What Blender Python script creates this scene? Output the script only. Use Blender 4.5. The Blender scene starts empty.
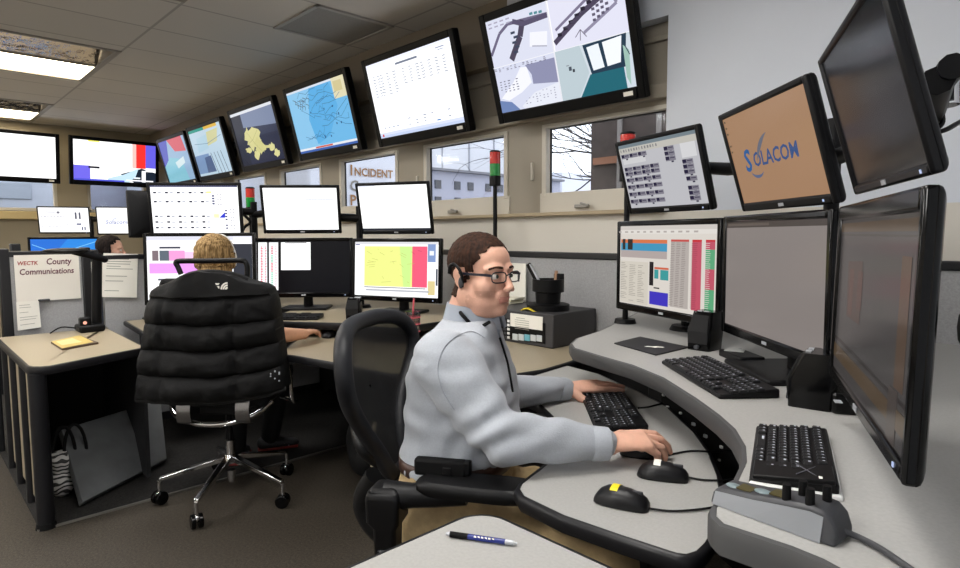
import bpy, bmesh, math, random
from mathutils import Vector as V, Matrix as Mx, noise
random.seed(7)
PI = math.pi
C = bpy.context.scene.collection
scn = bpy.context.scene
scn.view_settings.view_transform = 'Standard'
scn.view_settings.look = 'None'
scn.view_settings.gamma = 1.0
scn.view_settings.use_curve_mapping = False
scn.view_settings.exposure = 0.0

# ---------------------------------------------------------------- camera
FPX, PITCH, ROLL, YAW, EYE = 612.0, .081, -.0042, .803, 1.33
_d = V((-math.sin(YAW), math.cos(YAW), 0)); _r = V((math.cos(YAW), math.sin(YAW), 0)); _u = V((0, 0, 1))
CF = math.cos(PITCH)*_d - math.sin(PITCH)*_u
_U = math.sin(PITCH)*_d + math.cos(PITCH)*_u
CR = math.cos(ROLL)*_r + math.sin(ROLL)*_U
CU = -math.sin(ROLL)*_r + math.cos(ROLL)*_U
EYEP = V((0, 0, EYE))
cam_d = bpy.data.cameras.new('camera'); cam = bpy.data.objects.new('camera', cam_d); C.objects.link(cam)
cam_d.sensor_width = 36; cam_d.sensor_fit = 'HORIZONTAL'; cam_d.lens = FPX*36/960; cam_d.clip_start = .02
m = Mx((CR, CU, -CF)).transposed().to_4x4(); m.translation = EYEP
cam.matrix_world = m
scn.camera = cam

def ray(px, py): return CF + CR*((px-480)/FPX) - CU*((py-284)/FPX)
def P(px, py, z=.75):
    r = ray(px, py); return EYEP + r*((z-EYE)/r.z)
def PX(px, py, x):
    r = ray(px, py); return EYEP + r*(x/r.x)
def PY(px, py, y):
    r = ray(px, py); return EYEP + r*(y/r.y)
def AT(px, py, dep): return EYEP + ray(px, py)*dep

# ---------------------------------------------------------------- materials
def lin(h):
    if isinstance(h, (tuple, list)): return tuple(h)[:3]
    h = h.lstrip('#'); o = []
    for i in (0, 2, 4):
        c = int(h[i:i+2], 16)/255
        o.append(c/12.92 if c <= .04045 else ((c+.055)/1.055)**2.4)
    return tuple(o)
_mats = {}
def mat(name, color='#808080', rough=.5, metal=0., spec=.5, noise_amt=0., noise_scale=40., bump=0., bump_scale=200., coat=0., sheen=0., sss=0.):
    if name in _mats: return _mats[name]
    M = bpy.data.materials.new(name); M.use_nodes = True; nt = M.node_tree; b = nt.nodes['Principled BSDF']
    c = lin(color); b.inputs['Base Color'].default_value = (*c, 1)
    b.inputs['Roughness'].default_value = rough; b.inputs['Metallic'].default_value = metal
    b.inputs['Specular IOR Level'].default_value = spec
    b.inputs['Coat Weight'].default_value = coat; b.inputs['Coat Roughness'].default_value = .05
    b.inputs['Sheen Weight'].default_value = sheen
    if sss: b.inputs['Subsurface Weight'].default_value = sss; b.inputs['Subsurface Radius'].default_value = (.012, .005, .003); b.inputs['Subsurface Scale'].default_value = .6
    if noise_amt or bump:
        tc = nt.nodes.new('ShaderNodeTexCoord')
    if noise_amt:
        n = nt.nodes.new('ShaderNodeTexNoise'); n.inputs['Scale'].default_value = noise_scale; n.inputs['Detail'].default_value = 5
        r = nt.nodes.new('ShaderNodeValToRGB')
        r.color_ramp.elements[0].position = .3; r.color_ramp.elements[1].position = .7
        r.color_ramp.elements[0].color = (*[v*(1-noise_amt) for v in c], 1)
        r.color_ramp.elements[1].color = (*[min(1, v*(1+noise_amt)) for v in c], 1)
        nt.links.new(tc.outputs['Object'], n.inputs['Vector']); nt.links.new(n.outputs['Fac'], r.inputs['Fac'])
        nt.links.new(r.outputs['Color'], b.inputs['Base Color'])
    if bump:
        n2 = nt.nodes.new('ShaderNodeTexNoise'); n2.inputs['Scale'].default_value = bump_scale; n2.inputs['Detail'].default_value = 3
        bp = nt.nodes.new('ShaderNodeBump'); bp.inputs['Strength'].default_value = bump; bp.inputs['Distance'].default_value = .01
        nt.links.new(tc.outputs['Object'], n2.inputs['Vector']); nt.links.new(n2.outputs['Fac'], bp.inputs['Height'])
        nt.links.new(bp.outputs['Normal'], b.inputs['Normal'])
    _mats[name] = M; return M
def emis(color, strength=1.0, gloss=True):
    """a lit panel of a screen: emits its own colour under a glossy face"""
    k = 'lit_%s_%.2f' % (str(color), strength)
    if k in _mats: return _mats[k]
    M = bpy.data.materials.new(k); M.use_nodes = True; b = M.node_tree.nodes['Principled BSDF']
    c = lin(color)
    b.inputs['Base Color'].default_value = (.01, .01, .012, 1); b.inputs['Roughness'].default_value = .18 if gloss else .5
    b.inputs['Specular IOR Level'].default_value = .09
    b.inputs['Emission Color'].default_value = (*c, 1); b.inputs['Emission Strength'].default_value = strength
    _mats[k] = M; return M
def glass_mat(name='window_glass', tint=(.93, .95, .97), refl=.025):
    if name in _mats: return _mats[name]
    M = bpy.data.materials.new(name); M.use_nodes = True; nt = M.node_tree
    for n in list(nt.nodes):
        if n.type != 'OUTPUT_MATERIAL': nt.nodes.remove(n)
    out = nt.nodes[0]; t = nt.nodes.new('ShaderNodeBsdfTransparent'); t.inputs[0].default_value = (*tint, 1)
    g = nt.nodes.new('ShaderNodeBsdfGlossy'); g.inputs['Roughness'].default_value = .08
    mx = nt.nodes.new('ShaderNodeMixShader'); mx.inputs[0].default_value = refl
    nt.links.new(t.outputs[0], mx.inputs[1]); nt.links.new(g.outputs[0], mx.inputs[2]); nt.links.new(mx.outputs[0], out.inputs[0])
    _mats[name] = M; return M
def net_mat(name, color, cover):
    """woven mesh fabric with open holes"""
    if name in _mats: return _mats[name]
    M = bpy.data.materials.new(name); M.use_nodes = True; nt = M.node_tree; b = nt.nodes['Principled BSDF']
    b.inputs['Base Color'].default_value = (*lin(color), 1); b.inputs['Roughness'].default_value = .6
    tc = nt.nodes.new('ShaderNodeTexCoord'); w = nt.nodes.new('ShaderNodeTexWave'); w.inputs['Scale'].default_value = 130; w.bands_direction = 'Z'
    r = nt.nodes.new('ShaderNodeMapRange'); r.inputs['From Min'].default_value = 0; r.inputs['From Max'].default_value = 1
    r.inputs['To Min'].default_value = cover-.15; r.inputs['To Max'].default_value = min(1, cover+.15)
    nt.links.new(tc.outputs['Object'], w.inputs['Vector']); nt.links.new(w.outputs['Fac'], r.inputs['Value'])
    nt.links.new(r.outputs['Result'], b.inputs['Alpha'])
    _mats[name] = M; return M

BLK = mat('black_plastic', '#0a0a0c', .45, spec=.22)
GLB = mat('gloss_black', '#040405', .16, spec=.2, coat=.05)
MBK = mat('matte_black', '#09090a', .7, spec=.2)
DGR = mat('dark_grey_plastic', '#3a3b3f', .5)
CHR = mat('chrome', '#d8d8da', .12, metal=1)
SIL = mat('silver_paint', '#b9bcc2', .35, metal=.3)
WHT = mat('white_plastic', '#e6e6e4', .45)
LAM = mat('desk_laminate', '#a8a7a4', .38, noise_amt=.06, noise_scale=160)
LAMB = mat('desk_laminate_beige', '#a3967e', .38, noise_amt=.07, noise_scale=120)
EDG = mat('desk_edge_charcoal', '#434344', .5)
EDGD = mat('desk_edge_black', '#17171a', .42, spec=.35)
FAB = mat('panel_fabric_grey', '#a4a4a5', .9, noise_amt=.12, noise_scale=180, bump=.15, bump_scale=500)
PAP = mat('paper_white', '#efece2', .7)
INK = mat('ink_black', '#2a2a33', .7)
INKP = mat('marker_plum', '#5a1830', .6)
INKR = mat('marker_red', '#a02a2a', .6)
YEL = mat('yellow_paper', '#e8d23a', .6)
YELS = mat('yellow_sticker', '#f2d800', .5)
SKIN = mat('skin', '#e0ae97', .5, spec=.35, noise_amt=.05, noise_scale=60, sss=.05)
SKINF = mat('skin_arm', '#d29f80', .5, spec=.35, noise_amt=.05, noise_scale=60, sss=.05)
LIP = mat('lips', '#bf8172', .45)
KEYM = mat('key_black', '#131417', .5, spec=.3)

# ---------------------------------------------------------------- mesh builder
class MB:
    def __init__(s): s.bm = bmesh.new(); s.M = Mx.Identity(4); s.mi = 0
    def v(s, p): return s.bm.verts.new(s.M @ V(p))
    def f(s, vs):
        try: f = s.bm.faces.new(vs)
        except ValueError: return None
        f.material_index = s.mi; return f
    def box(s, c, d, R=None):
        x, y, z = [k/2 for k in d]; R = R or Mx.Identity(3); c = V(c)
        q = [s.v(c + R @ V((a*x, b*y, e*z))) for e in (-1, 1) for b in (-1, 1) for a in (-1, 1)]
        for i in ((0, 2, 3, 1), (4, 5, 7, 6), (0, 1, 5, 4), (2, 6, 7, 3), (0, 4, 6, 2), (1, 3, 7, 5)): s.f([q[k] for k in i])
        return s
    def quad(s, a, b, c, d): s.f([s.v(p) for p in (a, b, c, d)]); return s
    def poly(s, pts): s.f([s.v(p) for p in pts]); return s
    def loft(s, rings, cap=True, closed=True):
        R = [[s.v(p) for p in r] for r in rings]; n = len(R[0])
        for A, B in zip(R, R[1:]):
            for i in range(n if closed else n-1): s.f([A[i], A[(i+1) % n], B[(i+1) % n], B[i]])
        if cap and closed: s.f(R[0][::-1]); s.f(R[-1])
        return s
    def ring(s, c, ax, ay, rx, ry, n=16):
        return [V(c) + V(ax)*rx*math.cos(2*PI*i/n) + V(ay)*ry*math.sin(2*PI*i/n) for i in range(n)]
    def cone(s, p0, p1, r0, r1=None, n=14):
        p0 = V(p0); p1 = V(p1); r1 = r0 if r1 is None else r1; d = (p1-p0).normalized()
        a = d.orthogonal().normalized(); b = d.cross(a)
        return s.loft([s.ring(p0, a, b, r0, r0, n), s.ring(p1, a, b, r1, r1, n)])
    def tube(s, pts, r, n=8):
        pts = [V(p) for p in pts]; rr = r if isinstance(r, (list, tuple)) else [r]*len(pts)
        t = (pts[1]-pts[0]).normalized(); a = t.orthogonal().normalized(); rings = []
        for i, p in enumerate(pts):
            t2 = ((pts[min(i+1, len(pts)-1)]-p).normalized() + (p-pts[max(i-1, 0)]).normalized())
            t2 = t2.normalized() if t2.length > 1e-6 else t
            a = (a - t2*a.dot(t2)).normalized(); b = t2.cross(a); rings.append(s.ring(p, a, b, rr[i], rr[i], n))
        return s.loft(rings)
    def lathe(s, prof, c=(0, 0, 0), n=20, ax=None):
        c = V(c); R = ax or Mx.Identity(3)
        return s.loft([[c + R @ V((r*math.cos(2*PI*i/n), r*math.sin(2*PI*i/n), z)) for i in range(n)] for r, z in prof])
    def ell(s, c, r, R=None, n=16, m=10):
        c = V(c); R = R or Mx.Identity(3); r = r if isinstance(r, (tuple, list)) else (r, r, r)
        rings = []
        for j in range(1, m):
            th = PI*j/m - PI/2
            rings.append([c + R @ V((r[0]*math.cos(th)*math.cos(2*PI*i/n), r[1]*math.cos(th)*math.sin(2*PI*i/n), r[2]*math.sin(th))) for i in range(n)])
        A = [[s.v(p) for p in q] for q in rings]
        lo = s.v(c + R @ V((0, 0, -r[2]))); hi = s.v(c + R @ V((0, 0, r[2])))
        for X, Y in zip(A, A[1:]):
            for i in range(n): s.f([X[i], X[(i+1) % n], Y[(i+1) % n], Y[i]])
        for i in range(n): s.f([lo, A[0][(i+1) % n], A[0][i]]); s.f([hi, A[-1][i], A[-1][(i+1) % n]])
        return s
    def cap(s, p0, p1, r0, r1):
        s.cone(p0, p1, r0, r1, 14); s.ell(p0, r0, n=14, m=8); s.ell(p1, r1, n=14, m=8); return s
    def chain(s, pts, rad):
        for i in range(len(pts)-1): s.cap(pts[i], pts[i+1], rad[i], rad[i+1])
        return s
    def prism(s, poly, z0, z1):
        return s.loft([[V((p[0], p[1], z0)) for p in poly], [V((p[0], p[1], z1)) for p in poly]])
    def text(s, txt, size, at=(0, 0, 0), ax=(1, 0, 0), ay=(0, 1, 0), width=None, shear=0., bold=0.):
        cu = bpy.data.curves.new('t', 'FONT'); cu.body = txt; cu.size = size; cu.shear = shear; cu.offset = bold*size; cu.resolution_u = 2
        o = bpy.data.objects.new('t', cu); C.objects.link(o); dg = bpy.context.evaluated_depsgraph_get(); dg.update()
        me = bpy.data.meshes.new_from_object(o.evaluated_get(dg)); bpy.data.objects.remove(o); bpy.data.curves.remove(cu)
        if len(me.vertices):
            xs = [v.co.x for v in me.vertices]; k = (width/(max(xs)-min(xs))) if width else 1; x0 = min(xs) if width else 0
            vs = [s.v(V(at) + V(ax)*((v.co.x-x0)*k) + V(ay)*v.co.y) for v in me.vertices]
            for p in me.polygons: s.f([vs[i] for i in p.vertices])
        bpy.data.meshes.remove(me); return s
    def build(s, name, mats, parent=None, W=False, smooth=None, bevel=0, seg=2, subsurf=0):
        if W and parent is not None:
            bmesh.ops.transform(s.bm, matrix=wm(parent).inverted(), verts=s.bm.verts)
        bmesh.ops.recalc_face_normals(s.bm, faces=s.bm.faces)
        me = bpy.data.meshes.new(name); s.bm.to_mesh(me); s.bm.free()
        for m_ in (mats if isinstance(mats, (list, tuple)) else [mats]): me.materials.append(m_)
        o = bpy.data.objects.new(name, me); C.objects.link(o)
        if parent is not None: o.parent = parent
        if smooth or bevel or subsurf:
            for p in me.polygons: p.use_smooth = True
        if bevel:
            b = o.modifiers.new('bevel', 'BEVEL'); b.width = bevel; b.segments = seg; b.limit_method = 'ANGLE'; b.angle_limit = .6; b.harden_normals = False
        if subsurf:
            b = o.modifiers.new('sub', 'SUBSURF'); b.levels = subsurf; b.render_levels = subsurf
        if (smooth or bevel) and not subsurf:
            ang = smooth if isinstance(smooth, float) else .7
            try: me.set_sharp_from_angle(angle=ang)
            except Exception: pass
        return o
def wm(o):
    m_ = o.matrix_basis.copy()
    while o.parent: o = o.parent; m_ = o.matrix_basis @ m_
    return m_
def tag(o, label, cat, group=None):
    o['label'] = label; o['category'] = cat
    if group: o['group'] = group
    return o
def thing(name, label, cat, loc=(0, 0, 0), rz=0., group=None):
    o = bpy.data.objects.new(name, None); o.empty_display_size = .05; C.objects.link(o); o.location = loc; o.rotation_euler = (0, 0, rz)
    o.matrix_basis = Mx.Translation(V(loc)) @ Mx.Rotation(rz, 4, 'Z')
    return tag(o, label, cat, group)
def struct(o): o['kind'] = 'structure'; return o
def copy_tree(o, parent=None):
    c = o.copy(); C.objects.link(c)
    if parent is not None: c.parent = parent
    for ch in list(o.children):
        copy_tree(ch, c)
    return c
def basis(x, y, z, t=(0, 0, 0)):
    m_ = Mx((V(x), V(y), V(z))).transposed().to_4x4(); m_.translation = V(t); return m_
def spline(pts, n=6, closed=False):
    """Catmull-Rom through points"""
    pts = [V(p) for p in pts]; out = []; N = len(pts)
    for i in range(N if closed else N-1):
        g = lambda k: pts[k % N] if closed else pts[max(0, min(N-1, k))]
        a, b, c, d = g(i-1), g(i), g(i+1), g(i+2)
        for j in range(n):
            t = j/n; out.append(.5*((2*b) + (c-a)*t + (2*a-5*b+4*c-d)*t*t + (3*b-a-3*c+d)*t**3))
    if not closed: out.append(pts[-1])
    return out
def rrect(x0, y0, x1, y1, r, n=5):
    o = []
    for cx, cy, a in ((x1-r, y1-r, 0), (x0+r, y1-r, 90), (x0+r, y0+r, 180), (x1-r, y0+r, 270)):
        for i in range(n+1):
            t = math.radians(a+90*i/n); o.append(V((cx+r*math.cos(t), cy+r*math.sin(t), 0)))
    return o
def fuse(mb, voxel, iters=6, fac=.5):
    """weld overlapping volumes into one continuous skin and return the mesh"""
    me = bpy.data.meshes.new('tmp'); mb.bm.normal_update(); bmesh.ops.recalc_face_normals(mb.bm, faces=mb.bm.faces); mb.bm.to_mesh(me); mb.bm.free()
    o = bpy.data.objects.new('tmp', me); C.objects.link(o)
    r = o.modifiers.new('r', 'REMESH'); r.mode = 'VOXEL'; r.voxel_size = voxel
    sm = o.modifiers.new('s', 'SMOOTH'); sm.iterations = iters; sm.factor = fac
    dg = bpy.context.evaluated_depsgraph_get(); dg.update()
    me2 = bpy.data.meshes.new_from_object(o.evaluated_get(dg)); bpy.data.objects.remove(o); bpy.data.meshes.remove(me)
    for p in me2.polygons: p.use_smooth = True
    return me2
def put(me, name, mats, parent, W=True):
    if W: me.transform(wm(parent).inverted())
    me.materials.clear()
    for m_ in (mats if isinstance(mats, (list, tuple)) else [mats]): me.materials.append(m_)
    o = bpy.data.objects.new(name, me); C.objects.link(o); o.parent = parent; return o
# ================================================================ THE ROOM
XB, XR, YB, YF, ZC = -9.9, .62, -3.2, 2.85, 2.8
WALLW = mat('wall_white', '#d3d8e1', .6, noise_amt=.02, noise_scale=3)
WALLC = mat('wall_cream', '#d3cec4', .6)
BEI = mat('window_band_beige', '#989082', .55)
BEIL = mat('window_frame_cream', '#c9c3b6', .5)
SILL = mat('sill_tan', '#a8987c', .5)

def ceil_mat():
    M = bpy.data.materials.new('ceiling_tiles'); M.use_nodes = True; nt = M.node_tree; b = nt.nodes['Principled BSDF']; b.inputs['Roughness'].default_value = .85
    tc = nt.nodes.new('ShaderNodeTexCoord'); mp = nt.nodes.new('ShaderNodeMapping'); br = nt.nodes.new('ShaderNodeTexBrick')
    br.offset = 0; br.squash = 1; br.inputs['Scale'].default_value = 1; br.inputs['Brick Width'].default_value = .61; br.inputs['Row Height'].default_value = 1.22
    br.inputs['Mortar Size'].default_value = .011; br.inputs['Mortar Smooth'].default_value = .3
    c = lin('#c9c5bf'); br.inputs['Color1'].default_value = (*c, 1); br.inputs['Color2'].default_value = (*[k*.95 for k in c], 1); br.inputs['Mortar'].default_value = (*[k*.62 for k in c], 1)
    mp.inputs['Location'].default_value = (3.62+.61*20, -1.435+1.22*10, 0)
    nt.links.new(tc.outputs['Object'], mp.inputs['Vector']); nt.links.new(mp.outputs['Vector'], br.inputs['Vector']); nt.links.new(br.outputs['Color'], b.inputs['Base Color'])
    n = nt.nodes.new('ShaderNodeTexNoise'); n.inputs['Scale'].default_value = 90; bp = nt.nodes.new('ShaderNodeBump'); bp.inputs['Strength'].default_value = .15
    nt.links.new(tc.outputs['Object'], n.inputs['Vector']); nt.links.new(n.outputs['Fac'], bp.inputs['Height']); nt.links.new(bp.outputs['Normal'], b.inputs['Normal'])
    return M
def carpet(name, c1, c2, rough):
    M = bpy.data.materials.new(name); M.use_nodes = True; nt = M.node_tree; b = nt.nodes['Principled BSDF']; b.inputs['Roughness'].default_value = rough
    b.inputs['Specular IOR Level'].default_value = .3
    tc = nt.nodes.new('ShaderNodeTexCoord'); n = nt.nodes.new('ShaderNodeTexNoise'); n.inputs['Scale'].default_value = 95; n.inputs['Detail'].default_value = 6; n.inputs['Roughness'].default_value = .8
    r = nt.nodes.new('ShaderNodeValToRGB'); r.color_ramp.elements[0].position = .36; r.color_ramp.elements[1].position = .68
    r.color_ramp.elements[0].color = (*lin(c1), 1); r.color_ramp.elements[1].color = (*lin(c2), 1)
    bp = nt.nodes.new('ShaderNodeBump'); bp.inputs['Strength'].default_value = .5; bp.inputs['Distance'].default_value = .006
    nt.links.new(tc.outputs['Object'], n.inputs['Vector']); nt.links.new(n.outputs['Fac'], r.inputs['Fac']); nt.links.new(r.outputs['Color'], b.inputs['Base Color'])
    nt.links.new(n.outputs['Fac'], bp.inputs['Height']); nt.links.new(bp.outputs['Normal'], b.inputs['Normal'])
    return M
mb = MB(); mb.box(((XB+XR)/2, (YB+YF)/2, -.05), (XR-XB+.4, YF-YB+.6, .1))
struct(mb.build('floor', carpet('worn_carpet', '#24211d', '#5a5248', .5)))
# darker carpet square of the consoles, edged by a metal strip
mb = MB(); mb.box(((XB-3.315)/2, (.42+YF)/2, .003), (-3.315-XB, YF-.42, .006))
o = struct(mb.build('floor_carpet', carpet('dark_carpet', '#121212', '#383634', .85)))
mb = MB(); mb.box((-3.308, (.42+2.2)/2, .004), (.014, 1.8, .008))
struct(mb.build('trim_1', mat('metal_strip', '#8d8a84', .4, metal=.6)))

# ceiling grid, open where the light troughs sit
FIX = [(-9.65, -8.35), (-6.9, -5.6), (-4.15, -2.85), (-1.4, -.1)]
FROW = [(.2, 1.42), (-2.3, -1.08)]  # second row is added out of view to brighten the camera side
xs = sorted([XB-.2, XR+.2] + [k for f in FIX for k in f]); ys = sorted([YB-.2, YF+.3] + [k for f in FROW for k in f])
mb = MB()
for x0, x1 in zip(xs, xs[1:]):
    for y0, y1 in zip(ys, ys[1:]):
        if any(abs(x0-a) < .01 for a, b in FIX) and any(abs(y0-a) < .01 for a, b in FROW): continue
        mb.box(((x0+x1)/2, (y0+y1)/2, ZC+.03), (x1-x0, y1-y0, .06))
struct(mb.build('ceiling', ceil_mat()))

# ---- window wall (along X at Y=YF) ; recessed band with the windows
XE = -1.60
mb = MB()
mb.box(((XB+XR)/2, YF+.13, .72), (XR-XB+.4, .26, 1.44))
struct(mb.build('wall_front', WALLC)); mb = MB()
mb.box(((XE+XR+.2)/2, YF+.13, (1.44+ZC)/2), (XR+.2-XE, .26, ZC-1.44))
mb.box(((-2.7+XE)/2, YF+.13, (2.41+ZC)/2), (XE+2.7, .26, ZC-2.41))
struct(mb.build('wall_front', WALLW))
mb = MB(); mb.box(((XB-2.7)/2, YF+.13, (2.41+ZC)/2), (-2.7-XB, .26, ZC-2.41)); struct(mb.build('trim_6', mat('upper_tan_shaded', '#7f7465', .6)))  # tan upper wall, darkened in colour for the shade behind the televisions
WIN = [(-2.455, -1.62), (-3.61, -2.784), (-4.804, -3.973), (-5.95, -5.152), (-7.1, -6.31), (-8.25, -7.46), (-9.4, -8.62)]
ZW0, ZW1 = 1.56, 1.995
mb = MB(); yb0, yb1 = YF+.08, YF+.135; yc = (yb0+yb1)/2; yd = yb1-yb0
mb.box(((XB+XE)/2, yc, (1.44+ZW0)/2), (XE-XB, yd, ZW0-1.44)); mb.box(((XB+XE)/2, yc, (ZW1+2.41)/2), (XE-XB, yd, 2.41-ZW1))
ed = [XE] + [k for a, b in WIN for k in (b, a)] + [XB]
for i in range(0, len(ed), 2):
    x1, x0 = ed[i], ed[i+1]
    if x1-x0 > .001: mb.box(((x0+x1)/2, yc, (ZW0+ZW1)/2), (x1-x0, yd, ZW1-ZW0))
struct(mb.build('trim_2', BEI))
mb = MB(); mb.box(((XB+XE)/2, YF+.02, 1.447), (XE-XB, .13, .022)); struct(mb.build('trim_3', SILL, bevel=.004))
mb = MB()
mb.box(((XB+XE)/2, YF+.06, 2.06), (XE-XB-.01, .05, .075)); mb.box(((XB+XE)/2, YF+.07, 2.33), (XE-XB-.01, .025, .03))
struct(mb.build('trim_4', BEI, bevel=.005))
for i, (a, b) in enumerate(WIN):
    f = MB(); y = YF+.075; w = .035
    f.box(((a+b)/2, y+.008, ZW0-.045), (b-a+.07, .022, .13)); f.box(((a+b)/2, y+.02, ZW1-.012), (b-a, .05, .024))
    f.box((a+w/2-.02, y+.02, (ZW0+ZW1)/2), (w, .05, ZW1-ZW0)); f.box((b-w/2+.02, y+.02, (ZW0+ZW1)/2), (w, .05, ZW1-ZW0))
    wo = struct(f.build('window_%d' % (i+1), BEIL, bevel=.004))
    g = MB(); g.box(((a+b)/2, y+.05, (ZW0+ZW1)/2), (b-a, .006, ZW1-ZW0)); g.build('pane', glass_mat(), wo)
    g = MB(); gk = mat('window_gasket', '#2a2a2c', .6)
    for zz in (ZW0+.018, ZW1-.027): g.box(((a+b)/2, y+.04, zz), (b-a-.03, .012, .008))
    for xx in (a+.018, b-.018): g.box((xx, y+.04, (ZW0+ZW1)/2), (.008, .012, ZW1-ZW0-.04))
    g.build('gasket', gk, wo)
    if i < 3:
        h = MB(); hx = a+.40*(b-a) if i else a+.36*(b-a); h.box((hx, y-.026, ZW0-.07), (.10, .014, .022)); h.box((hx+.035, y-.045, ZW0-.062), (.06, .02, .012), Mx.Rotation(.3, 3, 'Y')); h.build('crank_handle', mat('dull_metal', '#8f8d88', .4, metal=.7), wo, bevel=.004)
        h = MB(); h.box((a-.10, YF+.075, ZW0+.16), (.018, .02, .11)); h.build('latch', BEIL, wo, bevel=.005)

# ---- far left wall (X=XB) with two windows
mb = MB(); BW = [(.55, 1.68), (2.03, 2.78)]; zb0, zb1 = 1.66, 2.25
mb.box((XB-.13, (YB+YF)/2, zb0/2), (.26, YF-YB+.3, zb0)); mb.box((XB-.13, (YB+YF)/2, (zb1+ZC)/2), (.26, YF-YB+.3, ZC-zb1))
ed = [YB-.15] + [k for f in BW for k in f] + [YF+.15]
for i in range(0, len(ed), 2): mb.box((XB-.13, (ed[i]+ed[i+1])/2, (zb0+zb1)/2), (.26, ed[i+1]-ed[i], zb1-zb0))
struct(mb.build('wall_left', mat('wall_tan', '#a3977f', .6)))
mb = MB(); mb.box((XB+.05, .9, 1.60), (.12, 3.9, .10)); struct(mb.build('trim_5', mat('sill_yellow', '#dcc48d', .5), bevel=.006))
for i, (a, b) in enumerate(BW):
    f = MB(); x = XB-.05
    for yy in (a+.02, b-.02): f.box((x, yy, (zb0+zb1)/2), (.06, .04, zb1-zb0))
    for zz in (zb0+.02, zb1-.02): f.box((x, (a+b)/2, zz), (.06, b-a, .04))
    wo = struct(f.build('window_%d' % (len(WIN)+i+1), BEIL, bevel=.004))
    g = MB(); g.box((x-.02, (a+b)/2, (zb0+zb1)/2), (.006, b-a, zb1-zb0)); g.build('pane', glass_mat(), wo)
mb = MB(); mb.box((XR+.13, (YB+YF)/2, ZC/2), (.26, YF-YB+.3, ZC)); struct(mb.build('wall_right', WALLW))
mb = MB(); mb.box(((XB+XR)/2, YB-.13, ZC/2), (XR-XB+.4, .26, ZC)); struct(mb.build('wall_back', WALLC))
mb = MB(); mb.box(((-4.6+XR)/2, YF-.012, .05), (XR+4.6, .02, .1)); struct(mb.build('baseboard_front', MBK))

# ---- ceiling light troughs: open reflector beside a lit lens
LENS = emis((1.0, .86, .62), 13.0, False)
LENS_FILL = emis((1.0, .98, .95), 32.0, False)  # stronger fill lens for the added unseen row
LENSW = emis((1.0, .97, .93), 18.0, False)
FOIL = mat('crinkled_reflector', '#e2e0e4', .10, metal=1, bump=1.0, bump_scale=16)
HOUS = mat('fixture_housing', '#8b857c', .5)
where = {(0, 0): 'farther of the two, above the white television', (1, 0): 'nearer of the two in view', (2, 0): 'above the second operator', (3, 0): 'above the seated man and the nearest table',
         (0, 1): 'unseen fill added at the far camera side end', (1, 1): 'unseen fill added over the aisle behind the left desk', (2, 1): 'unseen fill added over the aisle behind the jacket chair', (3, 1): 'unseen fill added over the aisle behind the camera'}
for i, (x0, x1) in enumerate(FIX):
    for j, (y0, y1) in enumerate(FROW):
        t = thing('ceiling_light', 'recessed ceiling light with chrome reflector, ' + where[(i, j)], 'ceiling light', ((x0+x1)/2, (y0+y1)/2, ZC), 0, 'recessed ceiling lights')
        hx, hy = (x1-x0)/2, (y1-y0)/2; h = MB()
        h.box((0, 0, .17), (2*hx, 2*hy, .02))
        for sx in (-1, 1): h.box((sx*(hx-.006), 0, .08), (.012, 2*hy, .18))
        for sy in (-1, 1): h.box((0, sy*(hy-.006), .08), (2*hx, .012, .18))
        for sx in (-1, 1): h.box((sx*(hx-.012), 0, -.004), (.04, 2*hy+.03, .008))
        for sy in (-1, 1): h.box((0, sy*(hy-.012), -.004), (2*hx, .04, .008))
        h.build('housing', HOUS, t)
        rf = MB(); n = 10
        for k in range(n):
            a0, a1 = k/n, (k+1)/n
            q = lambda a: (hx-.02-(hx-.04)*a, .012+.13*math.sin(PI*a))
            (xa, za), (xb, zb) = q(a0), q(a1)
            for e in range(4):
                ya, yb_ = -hy+.02+(2*hy-.04)*e/4, -hy+.02+(2*hy-.04)*(e+1)/4
                rf.quad((xa, ya, za), (xb, ya, zb), (xb, yb_, zb), (xa, yb_, za))
        rf.build('reflector', FOIL, t)
        l = MB(); l.box((-hx/2, 0, .012), (hx-.03, 2*hy-.03, .01)); l.build('lens', LENS if (i < 2 and j == 0) else LENS_FILL if j else LENSW, t)
        l = MB(); l.box((0, 0, .03), (.02, 2*hy-.03, .07)); l.build('divider', HOUS, t)
# return air vent in the ceiling
t = thing('ceiling_vent', 'square grey perforated air return vent in the tiled ceiling', 'vent', (-3.925, 2.36, ZC))
mb = MB()
for s in (-1, 1): mb.box((s*.29, 0, -.006), (.03, .61, .012)); mb.box((0, s*.29, -.006), (.61, .03, .012))
mb.build('frame', mat('vent_frame', '#a09c97', .5), t, bevel=.003)
mb = MB(); mb.box((0, 0, -.003), (.56, .56, .006)); mb.build('grille', mat('vent_grille', '#8b8986', .7, noise_amt=.25, noise_scale=400), t)

# ================================================================ OUTSIDE
mb = MB(); mb.box((-12, 12, -.35), (70, 60, .1)); mb.box((-22, 0, -.35), (22, 30, .1)); o = mb.build('ground_outside', mat('wet_asphalt', '#b9babd', .7, noise_amt=.1, noise_scale=1)); struct(o)
SID = mat('trailer_white', '#c9ccd6', .5); WDW = mat('far_window', '#343842', .3)
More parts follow.
